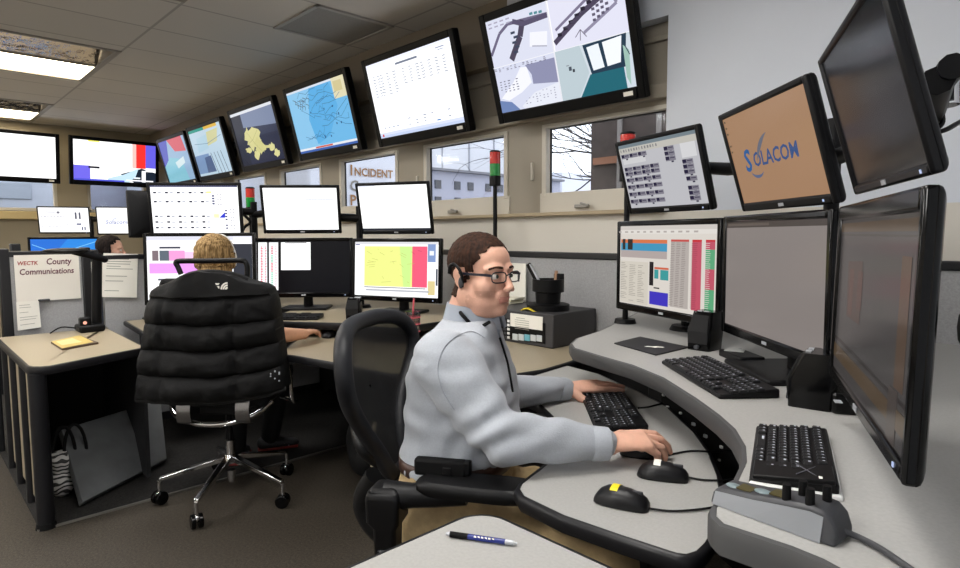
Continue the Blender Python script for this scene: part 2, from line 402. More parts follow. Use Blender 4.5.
# white command trailer with lettering on its end
t = thing('trailer', 'white trailer with INCIDENT COMMAND POST lettering outside the window', 'trailer', (-10.0, 5.2, -.3))
mb = MB(); mb.box((-8.0-2.2, 5.22, 1.75), (4.4, 1.76, 3.4)); mb.build('body', SID, t, W=True, bevel=.05)
mb = MB(); mb.M = basis((0, 1, 0), (0, 0, 1), (1, 0, 0)); 
LET = mat('letter_bronze', '#8a5f30', .4)
def wall_word(w, pxa, pxb, pya, size, mi):
    w_ = (0, {'I': .48, 'C': 1.02, 'P': .86}[w[0]])
    a = PX(pxa, pya, -7.985); b = PX(pxb, pya, -7.985); mb.mi = mi
    mb.text(w[0], size*1.3, (a.y, a.z, -7.985), width=None, bold=.02); mb.text(w[1:], size, (a.y+size*w_[1], a.z, -7.985), width=(b.y-a.y-size*w_[1]), bold=.02)
wall_word('INCIDENT', 350, 393, 175, .17, 0); wall_word('COMMAND', 350, 396, 190.5, .17, 1); wall_word('POST', 350, 373, 205, .17, 0)
mb.build('lettering', [LET, mat('letter_grey', '#77736c', .4)], t, W=True)
mb = MB()
for yy in (4.9, 5.35, 5.8): mb = MB(); mb.box((-7.985, yy, 2.78), (.03, .10, .16)); mb.build('side_light', WDW, t, W=True)
# long pale building with a lower annex
t = thing('building', 'long white panelled building with a lower grey wing outside', 'building', (-17, 14, -.3))
mb = MB(); mb.box((-21, 11.2, 4.2), (6, 17, 9.0)); mb.build('upper_wall', mat('panel_white', '#c4c6cc', .6), t, W=True)
mb = MB()
for k in range(9): mb = MB(); mb.box((-17.98, 7+k*1.4, 4.2), (.03, .05, 9)); mb.build('seam', mat('panel_seam', '#8f939c', .6), t, W=True)
mb = MB(); mb.box((-16.9, 11.5, 1.58), (2.2, 16.6, 3.74)); mb.build('wing', mat('wing_grey', '#9a9cab', .6), t, W=True)
mb = MB(); mb.box((-16.8, 11.5, 3.48), (2.4, 16.7, .08)); mb.build('wing_coping', mat('coping_dark', '#6a6b72', .6), t, W=True)
mb = MB()
for k in range(8):
    for zz in (3.0, 2.45): mb = MB(); mb.box((-15.78, 11.2+k*.62+(k//2)*.25, zz), (.04, .26, .28)); mb.build('window', WDW, t, W=True)
t = thing('distant_building', 'small white building with two windows far beyond the bare tree', 'building', (-16, 24, -.3))
mb = MB(); a = PY(540, 186, 24); b = PY(562, 186, 24); mb.box(((a.x+b.x)/2-1, 24+2, a.z/2+.3), (b.x-a.x+2, 4, a.z+.6)); mb.build('wall', SID, t, W=True)
mb = MB()
for px in (545, 553.5):
    mb = MB(); c = PY(px, 191, 23.97); mb.box(c, (.28, .05, .45)); mb.build('window', WDW, t, W=True)
# dark brick wing close to the nearest window
a = PY(591, 160, 4.6); t = thing('brick_wing', 'dark brown brick wall close outside the nearest window', 'building', (a.x+1.5, 5.2, -.3))
mb = MB(); mb.box((a.x+1.6, 5.2, 2), (3.2, 1.2, 4.6)); mb.build('wall', mat('dark_brick', '#4a403c', .7, noise_amt=.25, noise_scale=14), t, W=True)
mb = MB()
for px in (619, 658): mb = MB(); c = PY(px, 140, 4.55); mb.cone((c.x, 4.56, -.3), (c.x, 4.56, 4.2), .022); mb.build('mullion_line', mat('mullion_grey', '#8f8a86', .5), t, W=True)  # pale mullion lines of the window, built as upright bars outside
mb = MB(); c = PY(620, 159, 4.58); mb.box((c.x+.1, 4.585, c.z), (.75, .03, .06)); mb.build('band', mat('brick_band', '#9a6a50', .6), t, W=True)
# bare tree whose branches cross the nearest window
def tree(name, label, base, h, seed, n0, rad, spread, lean):
    rnd = random.Random(seed); mb = MB()
    def br(p, d, L, r, lev):
        pts = [p]; q = p.copy(); dd = d.copy()
        for i in range(5):
            dd = (dd + V((rnd.uniform(-.22, .22), rnd.uniform(-.22, .22), rnd.uniform(-.12, .18)))).normalized(); q = q + dd*(L/5); pts.append(q.copy())
        mb.tube(pts, [r*(1-.6*i/5) for i in range(6)], 5)
        if lev > 0:
            for i in range(4 if lev > 1 else 3):
                k = rnd.randint(1, 5); e = (dd + V((rnd.uniform(-1, 1), rnd.uniform(-1, 1), rnd.uniform(-.5, .7)))*spread).normalized()
                br(pts[k], e, L*rnd.uniform(.5, .75), r*.5, lev-1)
    mb.tube([base, base+V((0, 0, h*.5)), base+V((0, 0, h))], [rad, rad*.8, rad*.6], 8)
    for i in range(n0):
        e = V((lean[0]+rnd.uniform(-.35, .35), lean[1]+rnd.uniform(-.5, .5), rnd.uniform(-.05, .6))).normalized()
        br(base+V((0, 0, h*rnd.uniform(.75, 1.15))), e, h*.8, rad*.2, 3)
    return tag(mb.build(name, mat('bark', '#2b2627', .8)), label, 'tree')
c = PY(592, 168, 6.8)
tree('bare_tree', 'bare winter tree with black branches crossing the nearest window', V((c.x+1.3, 6.9, -.3)), 2.3, 11, 5, .11, .75, (-1, .05))
c = PX(458, 200, -13.7)
tree('bare_shrub', 'small reddish bare shrub in front of the pale building', V((c.x, c.y, -.3)), 1.3, 5, 7, .05, 1.2, (0, .3)).data.materials[0] = mat('red_twigs', '#a98a86', .8)
# parked white vehicles beyond the far left windows
for k, (y, w, lab) in enumerate([(-.2, 2.9, 'white camper van parked beyond the far left window'), (3.9, 3.2, 'white trailer parked beyond the window under the colour bar television')]):
    t = thing('camper_van' if k == 0 else 'trailer', lab, 'vehicle', (-13.2, y+w/2, -.3))
    mb = MB(); mb.box((-14.2, y+w/2, 1.45), (2.4, w, 3.0)); mb.build('body', mat('van_white', '#bcc3d0', .4), t, W=True, bevel=.08)
    mb = MB(); mb.box((-12.985, y+w*.45, 2.1), (.02, w*.5, .28)); mb.build('window', mat('van_glass', '#aab3c0', .2), t, W=True, bevel=.01)
    mb = MB(); mb.box((-12.97, y+w*.45, 1.62), (.03, w*.7, .03)); mb.build('side_strip', mat('van_trim', '#8a8f98', .5), t, W=True); mb = MB(); mb.box((-12.97, y+w*.3, 2.72), (.04, .5, .12)); mb.build('vent', mat('van_trim', '#8a8f98', .5), t, W=True)
w = bpy.data.worlds.new('sky'); scn.world = w; w.use_nodes = True
bg = w.node_tree.nodes['Background']; bg.inputs['Color'].default_value = (.93, .95, 1.0, 1); bg.inputs['Strength'].default_value = 2.5
# ================================================================ SCREENS
def screen(parent, M, w, h, items, k=1.0, base='#ffffff', name='screen', label=None):
    """the lit panel: flat coloured areas, one mesh"""
    mb = MB(); mb.M = M; mats = []; idx = {}
    def mi(c, kk=1.0):
        key = (c, kk)
        if key not in idx: idx[key] = len(mats); mats.append(emis(c, k*kk))
        return idx[key]
    z = [0.0]
    X = lambda x: (x-.5)*w
    Y = lambda y: (.5-y)*h
    mb.mi = mi(base); mb.quad((X(0), Y(0), 0), (X(0), Y(1), 0), (X(1), Y(1), 0), (X(1), Y(0), 0))
    for it in items:
        z[0] += .00006; zz = z[0]+.0002
        if it[0] == 'r':
            _, x0, y0, x1, y1, c = it; mb.mi = mi(c); mb.quad((X(x0), Y(y0), zz), (X(x0), Y(y1), zz), (X(x1), Y(y1), zz), (X(x1), Y(y0), zz))
        elif it[0] == 'p':
            mb.mi = mi(it[2]); mb.poly([(X(a), Y(b), zz) for a, b in it[1]])
        elif it[0] == 'l':
            mb.mi = mi(it[3]); pts = [V((X(a), Y(b), zz)) for a, b in it[1]]; hw = it[2]*h/2
            for a, b in zip(pts, pts[1:]):
                d = (b-a); 
                if d.length < 1e-6: continue
                n = V((-d.y, d.x, 0)).normalized()*hw; mb.quad(a+n, a-n, b-n, b+n)
        elif it[0] == 't':
            mb.mi = mi(it[5]); mb.text(it[1], it[4]*h, (X(it[2]), Y(it[3]), zz), shear=it[6] if len(it) > 6 else 0, bold=it[7] if len(it) > 7 else 0)
    o = mb.build(name, mats, parent, W=True)
    if label: o['label'] = label
    return o
def rows(x0, y0, x1, y1, nx, ny, fx, fy, c, jit=0., seed=1, skip=0.):
    rnd = random.Random(seed); o = []; dx, dy = (x1-x0)/nx, (y1-y0)/ny
    for j in range(ny):
        for i in range(nx):
            if rnd.random() < skip: continue
            L = fx*(1-jit*rnd.random()); o.append(('r', x0+i*dx, y0+j*dy, x0+(i+L)*dx, y0+(j+fy)*dy, c))
    return o
def pixfont(lines, x0, y0, size, c, cw=.62):
    return [('t', s, x0, y0+i*size*1.3, size, c) for i, s in enumerate(lines)]

def frame_of(c, a, t):
    """basis of a screen: columns = viewer's right, up, normal"""
    a = math.radians(a); t = math.radians(t)
    n = V((math.cos(a)*math.cos(t), math.sin(a)*math.cos(t), -math.sin(t))); rt = V((-math.sin(a), math.cos(a), 0)); up = n.cross(rt); rr = up.cross(n)
    return basis(rr, up, n, c)

def casing(parent, M, w, h, bz, th, mt, chin=None, name='casing', back=.5, bev=.006, top=None):
    """bezel ring in front of the panel plus a tapering back shell; origin = centre of the screen"""
    ch = chin or bz; mb = MB(); mb.M = M; L, R, T, B = -w/2-bz, w/2+bz, h/2+(top or bz), -h/2-ch; f0, f1 = -.012, .006
    mb.box(((L-w/2)/2, (T+B)/2, (f0+f1)/2), (bz, T-B, f1-f0)); mb.box(((R+w/2)/2, (T+B)/2, (f0+f1)/2), (bz, T-B, f1-f0))
    mb.box((0, (T+h/2)/2, (f0+f1)/2), (w, top or bz, f1-f0)); mb.box((0, (B-h/2)/2, (f0+f1)/2), (w, ch, f1-f0))
    cx, cy = 0, (T+B)/2; W2, H2 = (R-L)/2, (T-B)/2
    def rg(sx, sy, z): return [V((cx+W2*sx*a, cy+H2*sy*b, z)) for a, b in ((-1, -1), (1, -1), (1, 1), (-1, 1))]
    mb.loft([rg(1, 1, -.004), rg(1, 1, -th*.45), rg(.96, .94, -th*.62), rg(back, back, -th)])
    return mb.build(name, mt, parent, W=True, bevel=bev, seg=2)

def set_badge(parent, M, x, y, w_, h_, m_, name='badge', z=.0065, label=None):
    mb = MB(); mb.M = M; mb.box((x, y, z), (w_, h_, .0016)); o = mb.build(name, m_, parent, W=True)
    if label: o['label'] = label
    return o

# ---------------------------------------------------------------- wall televisions
def tv(c, a, t, w, h, items, k, label, cat='television', base='#ffffff', group='televisions tilted down along the window wall', badge=True, mount=True, wallp=None):
    M = frame_of(c, a, t); T = thing('wall_television', label, cat, c, 0, group)
    casing(T, M, w, h, .045, .10, mat('tv_black', '#040405', .4, spec=.15), chin=.062, back=.62)
    screen(T, M, w, h, items, k, base)
    if badge: set_badge(T, M, w/2-.05, -h/2-.028, .055, .022, PAP, 'sticker')
    # mount: plate, arm and wall plate
    mb = MB(); mb.M = M; mb.box((0, 0, -.115), (.36, .22, .03)); mb.build('mount_plate', BLK, T, W=True, bevel=.004)
    mb = MB(); p = M @ V((0, .0, -.12)); q = wallp(p); mb.tube([p, (p+q)/2 + V((0, 0, .01)), q], .025, 8); mb.box(q, (.16, .16, .16)) ; mb.build('mount_arm', BLK, T, W=True, bevel=.004)
    return T
wf = lambda p: V((p.x, YF+.06 if p.z < 2.41 else YF-.04, p.z))
TVW, TVH, TVY = .93, .523, 2.66
def road(pts, wd, c='#4a4358'): return ('l', pts, wd, c)
snow = '#dfe0f2'
cc = [('r', 0, 0, .495, .497, '#dcdff0'), ('r', .505, 0, 1, .497, '#e2e2f3'), ('r', 0, .503, .495, 1, '#d7dbee'), ('r', .505, .503, 1, 1, '#cfd9e2')]
cc += [road([(.0, .36), (.10, .16), (.18, .09), (.49, .12)], .035, '#6b6480'), road([(.30, .10), (.26, .25), (.16, .46)], .075), road([(.22, .08), (.30, .14), (.49, .13)], .05, '#57506a'),
       ('p', [(.34, .24), (.47, .28), (.45, .42), (.32, .38)], '#f2f3fb'), ('l', [(.34, .38), (.45, .42)], .012, '#aaaabb'), ]
cc += [('r', .19+.018*(i % 2), .18+.05*i, .225+.018*(i % 2), .205+.05*i, '#3a4258') for i in range(5)]
cc += [('r', .36+.035*i, .055+.006*i, .385+.035*i, .08+.006*i, '#4f8a94') for i in range(3)] + [('r', .02+.05*(i % 4), .03+.04*(i//4), .05+.05*(i % 4), .045+.04*(i//4), '#a9a6bd') for i in range(8)]
cc += [road([(.51, .42), (.72, .22), (.99, .03)], .055, '#4a4258'), road([(.53, .30), (.75, .12), (.9, .0)], .028, '#7b748e'), road([(.72, .40), (.95, .22), (.90, .05)], .03, '#8f8aa2')]
cc += [('r', .54+.045*i, .335-.043*i, .57+.045*i, .37-.043*i, '#241f30') for i in range(9)] + [('r', .60+.04*i, .29-.03*i, .625+.04*i, .31-.03*i, '#4a4458') for i in range(6)]
cc += [('r', .79+.03*(i % 4), .20+.05*(i//4)-.02*(i % 4), .81+.03*(i % 4), .225+.05*(i//4)-.02*(i % 4), '#5b556b') for i in range(12)] + [('l', [(.66, .42), (.70, .36), (.735, .44)], .008, '#5a5266'), ('l', [(.70, .36), (.69, .46)], .008, '#5a5266')]
cc += [('p', [(.26, .55), (.494, .55), (.494, .80), (.30, .76), (.30, .66)], '#8d8fae'), ('p', [(.22, .56), (.27, .57), (.29, .74), (.20, .82), (.08, .88), (.02, .84), (.14, .70)], '#f4f5fc'), ('p', [(.0, .86), (.1, .90), (.16, 1), (0, 1)], '#6e84b4'), ('p', [(.18, .97), (.3, .85), (.494, .80), (.494, 1), (.2, 1)], '#e6e9f4')]
cc += rows(.03, .66, .20, .80, 5, 5, .6, .35, '#6a6a80', .5, 3, .2) + rows(.22, .84, .48, .97, 9, 5, .45, .35, '#9898ae', .5, 4, .4) + rows(.01, .515, .48, .56, 14, 3, .6, .5, '#77758a', .4, 5, .3)
cc += [('p', [(.505, .503), (.68, .503), (.72, .78), (.63, 1), (.505, 1)], '#bccbd2'), ('p', [(.70, .51), (.985, .503), (.955, .80), (.735, .80)], '#20384c'), ('p', [(.725, .54), (.805, .53), (.825, .76), (.75, .77)], '#eef4fb'), ('p', [(.83, .53), (.955, .515), (.93, .75), (.845, .76)], '#f4f8fe'),
       ('p', [(.725, .80), (.945, .80), (.95, 1), (.64, 1)], '#1d6472'), ('p', [(.955, .60), (.99, .66), (.975, .98), (.955, .90)], '#9fc1b6'), ('l', [(.955, .56), (.99, .70)], .01, '#28414f'), ('r', .585, .68, .605, .72, '#48505c'), ('r', .61, .71, .625, .74, '#30343e'), ('r', .57, .66, .59, .67, '#888f98')]
cc += [ ('r', .495, 0, .505, 1, '#e8e8f0'), ('r', 0, .497, 1, .503, '#f0f0f6')]
tv(V((-2.175, TVY+.015, 2.318)), -90, 16.5, TVW, TVH, cc, 1.05, 'black wall television showing four security camera views of snowy parking lots', wallp=wf, badge=True)
li = [('r', 0, 0, 1, .045, '#e3e6f5'), ('r', 0, .93, 1, 1, '#cdd4ea'), ('r', .37, .08, .63, .105, '#6a7284'), ('r', .84, .06, .93, .075, '#98a0b4'), ('r', .86, .09, .92, .1, '#98a0b4'), ('r', 0, .965, 1, 1, '#b9c6e2'), ('r', .03, .95, .05, .985, '#c04848'), ('r', .72, .90, .76, .915, '#3f7ab8')]
for i, x in enumerate((.06, .12, .16, .24, .32, .44, .52, .60, .66, .74, .82, .90)): li += rows(x, .17, x+.05, .17+(.30 if i < 5 else .22), 1, 8 if i < 5 else 6, .8, .32, '#9aa0ac', .5, i)
li += rows(.40, .80, .95, .92, 6, 3, .4, .3, '#8a93a4', .5, 9, .35) + rows(.08, .86, .3, .90, 4, 1, .6, .5, '#b8bfcc', .3, 8)
tv(V((-3.42, TVY, 2.305)), -90, 14.2, TVW, TVH, li, 1.25, 'black wall television showing a white list with small grey columns', base='#fbfcff', wallp=wf)
bl = [('p', [(0, 0), (.42, 0), (.30, .5), (.4, 1), (0, 1)], '#8cc8ee'), ('p', [(.42, 0), (.75, 0), (.82, .4), (.6, .8), (.36, .9), (.3, .5)], '#5cb0e6'), ('r', .80, .0, 1, .30, '#e4dcb8'), ('r', .82, .05, .95, .2, '#d4c896'), ('r', 0, .93, 1, .965, '#e8ecf2'), ('r', .3, .935, .6, .96, '#d25a4a'), ('r', 0, .965, 1, 1, '#3f63b0'), ('r', 0, 0, .8, .03, '#dfe5f2')]
rnd = random.Random(4)
for i in range(16):
    x, y = rnd.uniform(.05, .6), rnd.uniform(.05, .8); pts = [(x, y)]
    for k in range(6): x += rnd.uniform(.0, .12); y += rnd.uniform(-.09, .09); pts.append((min(x, .98), min(max(y, .05), .92)))
    bl.append(('l', pts, .007, '#3a6f9e'))
for i in range(14): x, y = rnd.gauss(.24, .07), rnd.gauss(.16, .05); bl.append(('l', [(x, y), (x+.05, y+.03), (x+.03, y+.08)], .012, '#5a6f84'))
for i in range(9): x, y = rnd.uniform(.3, .95), rnd.uniform(.3, .85); bl.append(('r', x, y, x+.018, y+.03, '#2f5c8c'))
tv(V((-4.665, TVY, 2.31)), -90, 14.2, TVW, TVH, bl, 1.0, 'black wall television showing a blue map with thin dark lines', base='#6fbaea', wallp=wf)
ye = [('r', 0, 0, 1, .05, '#e8ebf2'), ('r', .25, .05, 1, .38, '#7d8aa8'), ('p', [(.25, .30), (1, .38), (1, .5), (.25, .5)], '#2c3450'), ('r', 0, .05, .22, 1, '#1c2236')]
def blob(cx, cy, rx, ry, seed, n=26):
    rr = random.Random(seed); return [(cx+rx*math.cos(2*PI*i/n)*rr.uniform(.58, 1.18), cy+ry*math.sin(2*PI*i/n)*rr.uniform(.58, 1.18)) for i in range(n)]
ye += [('p', blob(.42, .52, .20, .24, 3), '#ddd896'), ('p', blob(.52, .70, .13, .16, 5), '#d8d38e'), ('p', blob(.40, .84, .07, .09, 6, 14), '#e0da98'), ('p', blob(.24, .72, .09, .07, 7, 14), '#ded894'), ('p', blob(.78, .76, .09, .08, 8, 14), '#e0dc9c'), ('p', blob(.86, .88, .07, .08, 9, 14), '#e0dc9c'), ('l', [(.6, .72), (.74, .74)], .05, '#dcd692')]
ye += [('l', [(.3, .4), (.42, .62), (.55, .8)], .008, '#b4ae70'), ('l', [(.55, .4), (.40, .55), (.28, .6)], .008, '#b4ae70')]
tv(V((-5.90, TVY, 2.30)), -90, 14.2, TVW, TVH, ye, .95, 'black wall television showing a pale yellow county map on navy', base='#232a44', wallp=wf)
t5 = [('r', 0, 0, .5, .06, '#1f9a8a'), ('r', .5, 0, .9, .06, '#e8b838'), ('p', [(.2, .2), (.6, .15), (.5, .45), (.15, .5)], '#b8d8e8'), ('p', [(.55, .12), (.9, .1), (.8, .35), (.5, .4)], '#d8d6a0'), ('r', .0, .55, .45, .95, '#7f9cc4'), ('p', [(.3, .62), (.5, .6), (.55, .95), (.28, .95)], '#54688e')] + [('l', [(.52+.1*i, .55), (.60+.1*i, 1)], .02, '#38455c') for i in range(4)] + [('l', [(.1, .3), (.5, .35), (.95, .25)], .01, '#6a88a4')]
tv(V((-7.12, TVY, 2.28)), -90, 14.2, TVW, TVH, t5, .9, 'black wall television showing a pale picture with dark railings and a coloured top edge', base='#c4dcec', wallp=wf)
t6 = [('p', [(.0, .0), (.35, 0), (.2, .5), (0, .6)], '#4a54c4'), ('p', [(.35, 0), (.9, 0), (.95, .35), (.55, .3)], '#e05a6a'), ('p', [(.0, .6), (.3, .4), (.7, .5), (.8, 1), (0, 1)], '#8fd0e2'), ('p', [(.45, .55), (.8, .45), (.8, .6), (.5, .7)], '#dff2f6')]
tv(V((-8.22, TVY, 2.27)), -90, 14.2, TVW, TVH, t6, .85, 'black wall television with blue and red patches in the far corner', base='#9fc0e0', wallp=wf)
wb_ = lambda p: V((XB+.03, p.y, p.z))
bars = [('r', 0, .63, .19, 1, '#6a62d8'), ('r', .74, 0, .87, .62, '#e8302c'), ('r', .70, 0, .75, .62, '#f6b8b0'), ('r', .87, 0, 1, .62, '#5f58d2'), ('r', .17, .64, .30, .69, '#20202a'), ('p', [(.55, .80), (.70, .70), (.82, .62), (1, .72), (1, 1), (.72, 1)], '#16202e'), ('p', [(.4, .92), (.6, .80), (.78, .62), (.74, .85), (.66, 1), (.4, 1)], '#b8d4e6'), ('r', .82, .68, .87, .98, '#ffffff'), ('r', .87, .60, 1, .70, '#ffffff'), ('r', .62, .93, .97, .965, '#e8e8ee'), ('r', .72, .86, .80, .90, '#dfe6f0'), ('r', .17, 0, .30, .03, '#f0e860'), ('r', 0, .96, .6, 1, '#4a50c8')]
tv(V((-9.45, 2.29, 2.322)), 2, 8, .99, .52, bars, 1.35, 'black wall television with red and blue blocks on white above the far window', wallp=wb_, group='televisions on the far left wall', badge=False)
tv(V((-9.45, 1.10, 2.322)), 2, 8, 1.02, .52, [], 1.5, 'black wall television with a plain white screen at the photo left edge', wallp=wb_, group='televisions on the far left wall')

# ---------------------------------------------------------------- desk monitors
def monitor(c, a, t, w, h, label, items, k, zdesk, base='#ffffff', bz=.022, th=.055, group=None, mt=None, foot=True, screen_label=None, badge=True, top=None, name='computer_monitor'):
    M = frame_of(c, a, t); n = M.to_3x3() @ V((0, 0, 1)); nh = V((n.x, n.y, 0)).normalized()
    fb = V(c) - nh*.10; fb.z = zdesk
    T = thing(name, label, 'monitor', fb if foot else V(c), 0, group)
    casing(T, M, w, h, bz, th, mt or GLB, chin=bz*1.45, top=top)
    screen(T, M, w, h, items, k, base, label=screen_label)
    if badge: set_badge(T, M, 0, -h/2-bz*.75, .028, .009, SIL)
    set_badge(T, M, w/2-.03, -h/2-bz*.75, .006, .006, emis('#c8d8ff', .8), 'power_light')
    R3 = basis((-nh.y, nh.x, 0), nh, (0, 0, 1)).to_3x3()
    if foot:
        mb = MB(); mb.box(fb+V((0, 0, .008))+nh*.05, (.30, .22, .016), R3); mb.build('stand_base', BLK, T, W=True, bevel=.006)
        mb = MB(); top = M @ V((0, -h*.25, -th*.8)); mb.cone(fb+V((0, 0, .012)), V((fb.x, fb.y, top.z)), .032, .028); mb.box((V((fb.x, fb.y, top.z))+top)/2, (.09, (V((fb.x, fb.y, top.z))-top).length+.03, .11), R3); mb.build('stand_neck', BLK, T, W=True, bevel=.006)
    else:
        mb = MB(); mb.M = M; mb.box((0, 0, -th-.012), (.12, .12, .03)); mb.build('bracket_plate', BLK, T, W=True, bevel=.004)
    return T, M
ZS, ZL, ZD = .92, .84, .75    # raised shelf of the right console, of the far console; desk tops

# right console, lower three
cad = [('r', 0, 0, 1, .05, '#d9d2cb'), ('r', 0, .05, 1, .10, '#ece7e0'), ('r', .01, .17, .54, .215, '#e07a4c'), ('r', .01, .215, .54, .31, '#3f9cc6'), ('r', .01, .31, .54, .40, '#b9aca8'), ('r', .03, .165, .065, .30, '#2a2420'), ('r', .095, .165, .155, .30, '#2a2420'),
       ('r', .01, .45, .34, .99, '#dcd5c8'), ('r', .355, .44, .40, .73, '#1c1718'), ('r', .41, .50, .56, .525, '#d86848'), ('r', .41, .53, .455, .64, '#3aa0a0'), ('r', .475, .53, .56, .65, '#3aa0a0'), ('r', .36, .80, .56, .96, '#4034c4'),
       ('r', .58, .17, .755, .95, '#bdb4ae'), ('r', .58, .165, .755, .19, '#cc5048'), ('r', .785, .165, .87, .95, '#c9566a'), ('r', .785, .165, .87, .19, '#d03038'), ('r', .905, .165, .985, .185, '#d03038'), ('r', .905, .185, .985, .27, '#c9566a'), ('r', .905, .27, .985, .48, '#5fae7e'), ('r', .905, .48, .985, .70, '#c9566a'), ('r', .905, .70, .985, .95, '#5fae7e')]
cad += rows(.02, .47, .33, .97, 3, 22, .8, .3, '#a8a096', .5, 2, .2) + rows(.59, .20, .75, .94, 3, 36, .75, .4, '#9a918c', .2, 3) + rows(.80, .20, .86, .94, 1, 34, .9, .35, '#a84458', .2, 4) + rows(.91, .20, .98, .94, 1, 34, .9, .25, '#e8dcd8', .2, 5) + rows(.02, .065, .9, .085, 12, 1, .6, 1, '#b9b0aa', .4, 6) + [('r', .44, .74, .50, .755, '#1c1718')]
RG = 'lower monitors on the raised shelf of the right console'
m_rl1 = monitor(V((-1.254, 2.231, 1.194)), -113, 0, .6, .337, 'glossy black monitor with red, green and orange dispatch tables, left of three on right console', cad, .88, ZS, base='#e6dfd6', group=RG, foot=False)
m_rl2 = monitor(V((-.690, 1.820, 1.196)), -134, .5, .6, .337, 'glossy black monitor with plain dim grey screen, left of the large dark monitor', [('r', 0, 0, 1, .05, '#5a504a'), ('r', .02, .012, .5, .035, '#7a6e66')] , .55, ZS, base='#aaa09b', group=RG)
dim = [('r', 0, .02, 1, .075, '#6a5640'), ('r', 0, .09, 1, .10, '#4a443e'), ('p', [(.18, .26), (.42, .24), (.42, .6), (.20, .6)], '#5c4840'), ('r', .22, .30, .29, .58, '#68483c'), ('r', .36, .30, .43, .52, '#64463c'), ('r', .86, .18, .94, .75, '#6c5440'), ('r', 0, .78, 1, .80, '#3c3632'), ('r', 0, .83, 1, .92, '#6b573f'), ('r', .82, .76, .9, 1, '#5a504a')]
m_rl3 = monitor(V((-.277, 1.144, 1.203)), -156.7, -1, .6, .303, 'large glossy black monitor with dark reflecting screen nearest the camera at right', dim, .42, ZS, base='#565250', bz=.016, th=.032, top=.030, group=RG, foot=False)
# right console, upper three on arms
uph = [('r', 0, 0, 1, .05, '#7f8e96'), ('r', 0, .05, 1, .14, '#d2cfc6'), ('r', .80, .14, .97, .34, '#e8e8ea')] + rows(.02, .07, .55, .11, 14, 1, .6, 1, '#8b8a8c', .5, 2)
def block(x0, y0, nx, ny, dx=.122, dy=.072):
    o = []
    for j in range(ny):
        for i in range(nx):
            x, y = x0+i*dx, y0+j*dy; o += [('r', x, y, x+dx*.94, y+dy*.92, '#8a8794'), ('r', x, y+.003, x+dx*.34, y+dy*.7, '#221c3c'), ('r', x+dx*.42, y+dy*.25, x+dx*.86, y+dy*.45, '#4a465a')]
            if i % 2 == 0: o.append(('r', x+dx*.5, y+dy*.95, x+dx*.72, y+dy*1.25, '#3a364c'))
    return o
uph += [('r', .03, .21, .35, .30, '#e2e2e4')] + block(.02, .145, 3, 1) + block(.03, .35, 4, 2) + block(.03, .52, 4, 1) + block(.03, .63, 4, 1) + block(.03, .745, 4, 1) + block(.03, .86, 4, 1) + block(.62, .14, 1, 3, .13) + block(.81, .36, 1, 3, .13) + block(.82, .60, 1, 1, .13) + block(.82, .73, 1, 3, .13)
UG = 'upper monitors on arms over the right console'
m_ru1 = monitor(V((-1.301, 2.278, 1.577)), -110.7, 16, .47, .278, 'tilted black monitor filled with small purple phone buttons, left of upper row on right console', uph, .80, ZS, base='#cfcfd4', bz=.018, th=.045, group=UG, foot=False, mt=BLK)
tan = [('t', 'S', .155, .645, .34, '#2f6fb4', .12, .022), ('t', 'OLACOM', .275, .61, .215, '#3f629e', .1, .02)]
def arc(cx, cy, rx, ry, a0, a1, w0, c, n=12):
    P_ = []; Q_ = []
    for i in range(n+1):
        t = math.radians(a0+(a1-a0)*i/n); ww = w0*math.sin(PI*i/n)+.001; P_.append((cx+rx*math.cos(t), cy-ry*math.sin(t))); Q_.append((cx+(rx-ww)*math.cos(t), cy-(ry-ww*1.5)*math.sin(t)))
    return [('p', [P_[i], Q_[i], Q_[i+1], P_[i+1]], c) for i in range(n)]
tan += arc(.53, .62, .20, .33, 95, 170, .035, '#7a7f90') + arc(.30, .62, .09, .12, 200, 330, .022, '#6a7aa0') + rows(.02, .03, .045, .45, 1, 6, .9, .3, '#6e6048', .2, 3, .2)
m_ru2 = monitor(V((-.672, 1.757, 1.552)), -133.3, 16.5, .47, .268, 'tilted black monitor with blue SOLACOM logo on tan, middle of upper row on right console', tan, .62, ZS, base='#c79b76', bz=.018, th=.045, group=UG, foot=False, mt=BLK)
m_ru3 = monitor(V((-.322, 1.266, 1.560)), -154.5, 15.8, .47, .27, 'large tilted black monitor, switched off, at the top right corner', [('p', [(0, 0), (1, 0), (1, .45), (0, .38)], '#0b0b0e')], .25, ZS, base='#08080a', bz=.013, th=.032, group=UG, foot=False, mt=mat('satin_black', '#0c0c0f', .4, spec=.25))  # paler upper area of the off screen is a painted reflection

# far console (second operator): three upper, three lower
dots = []
for r_, yy in enumerate((.13, .32, .63, .75, .87)):
    for i in range(5): x = .03+.135*i; dots += [('r', x, yy, x+.035, yy+.035, '#23243a'), ('r', x+.055, yy+.01, x+.09, yy+.03, '#8a8fa0')]
dots += rows(.70, .20, .735, .42, 1, 4, .8, .6, '#2a2c60', 0, 1) + rows(.84, .45, .87, .95, 1, 8, .8, .5, '#2a2c60', 0, 1, .2) + rows(.76, .18, .82, .44, 2, 5, .7, .4, '#9a9aa4', .3, 2) + rows(.90, .44, .96, .95, 2, 9, .6, .35, '#80828e', .3, 2) + [('p', [(.77, .68), (.84, .56), (.84, .68)], '#2a36c0'), ('r', .64, .12, .70, .16, '#f0e090'), ('r', .71, .60, .77, .68, '#e8e2b0'), ('r', 0, 0, 1, .03, '#30365c')]
FG = 'upper monitors over the second operator'
m_lu1 = monitor(V((-4.17, 1.455, 1.50)), -40, 5, .55, .305, 'black monitor with rows of small dark buttons above the blond operator', dots, 1.35, ZL, bz=.02, th=.045, group=FG, foot=False, mt=BLK)
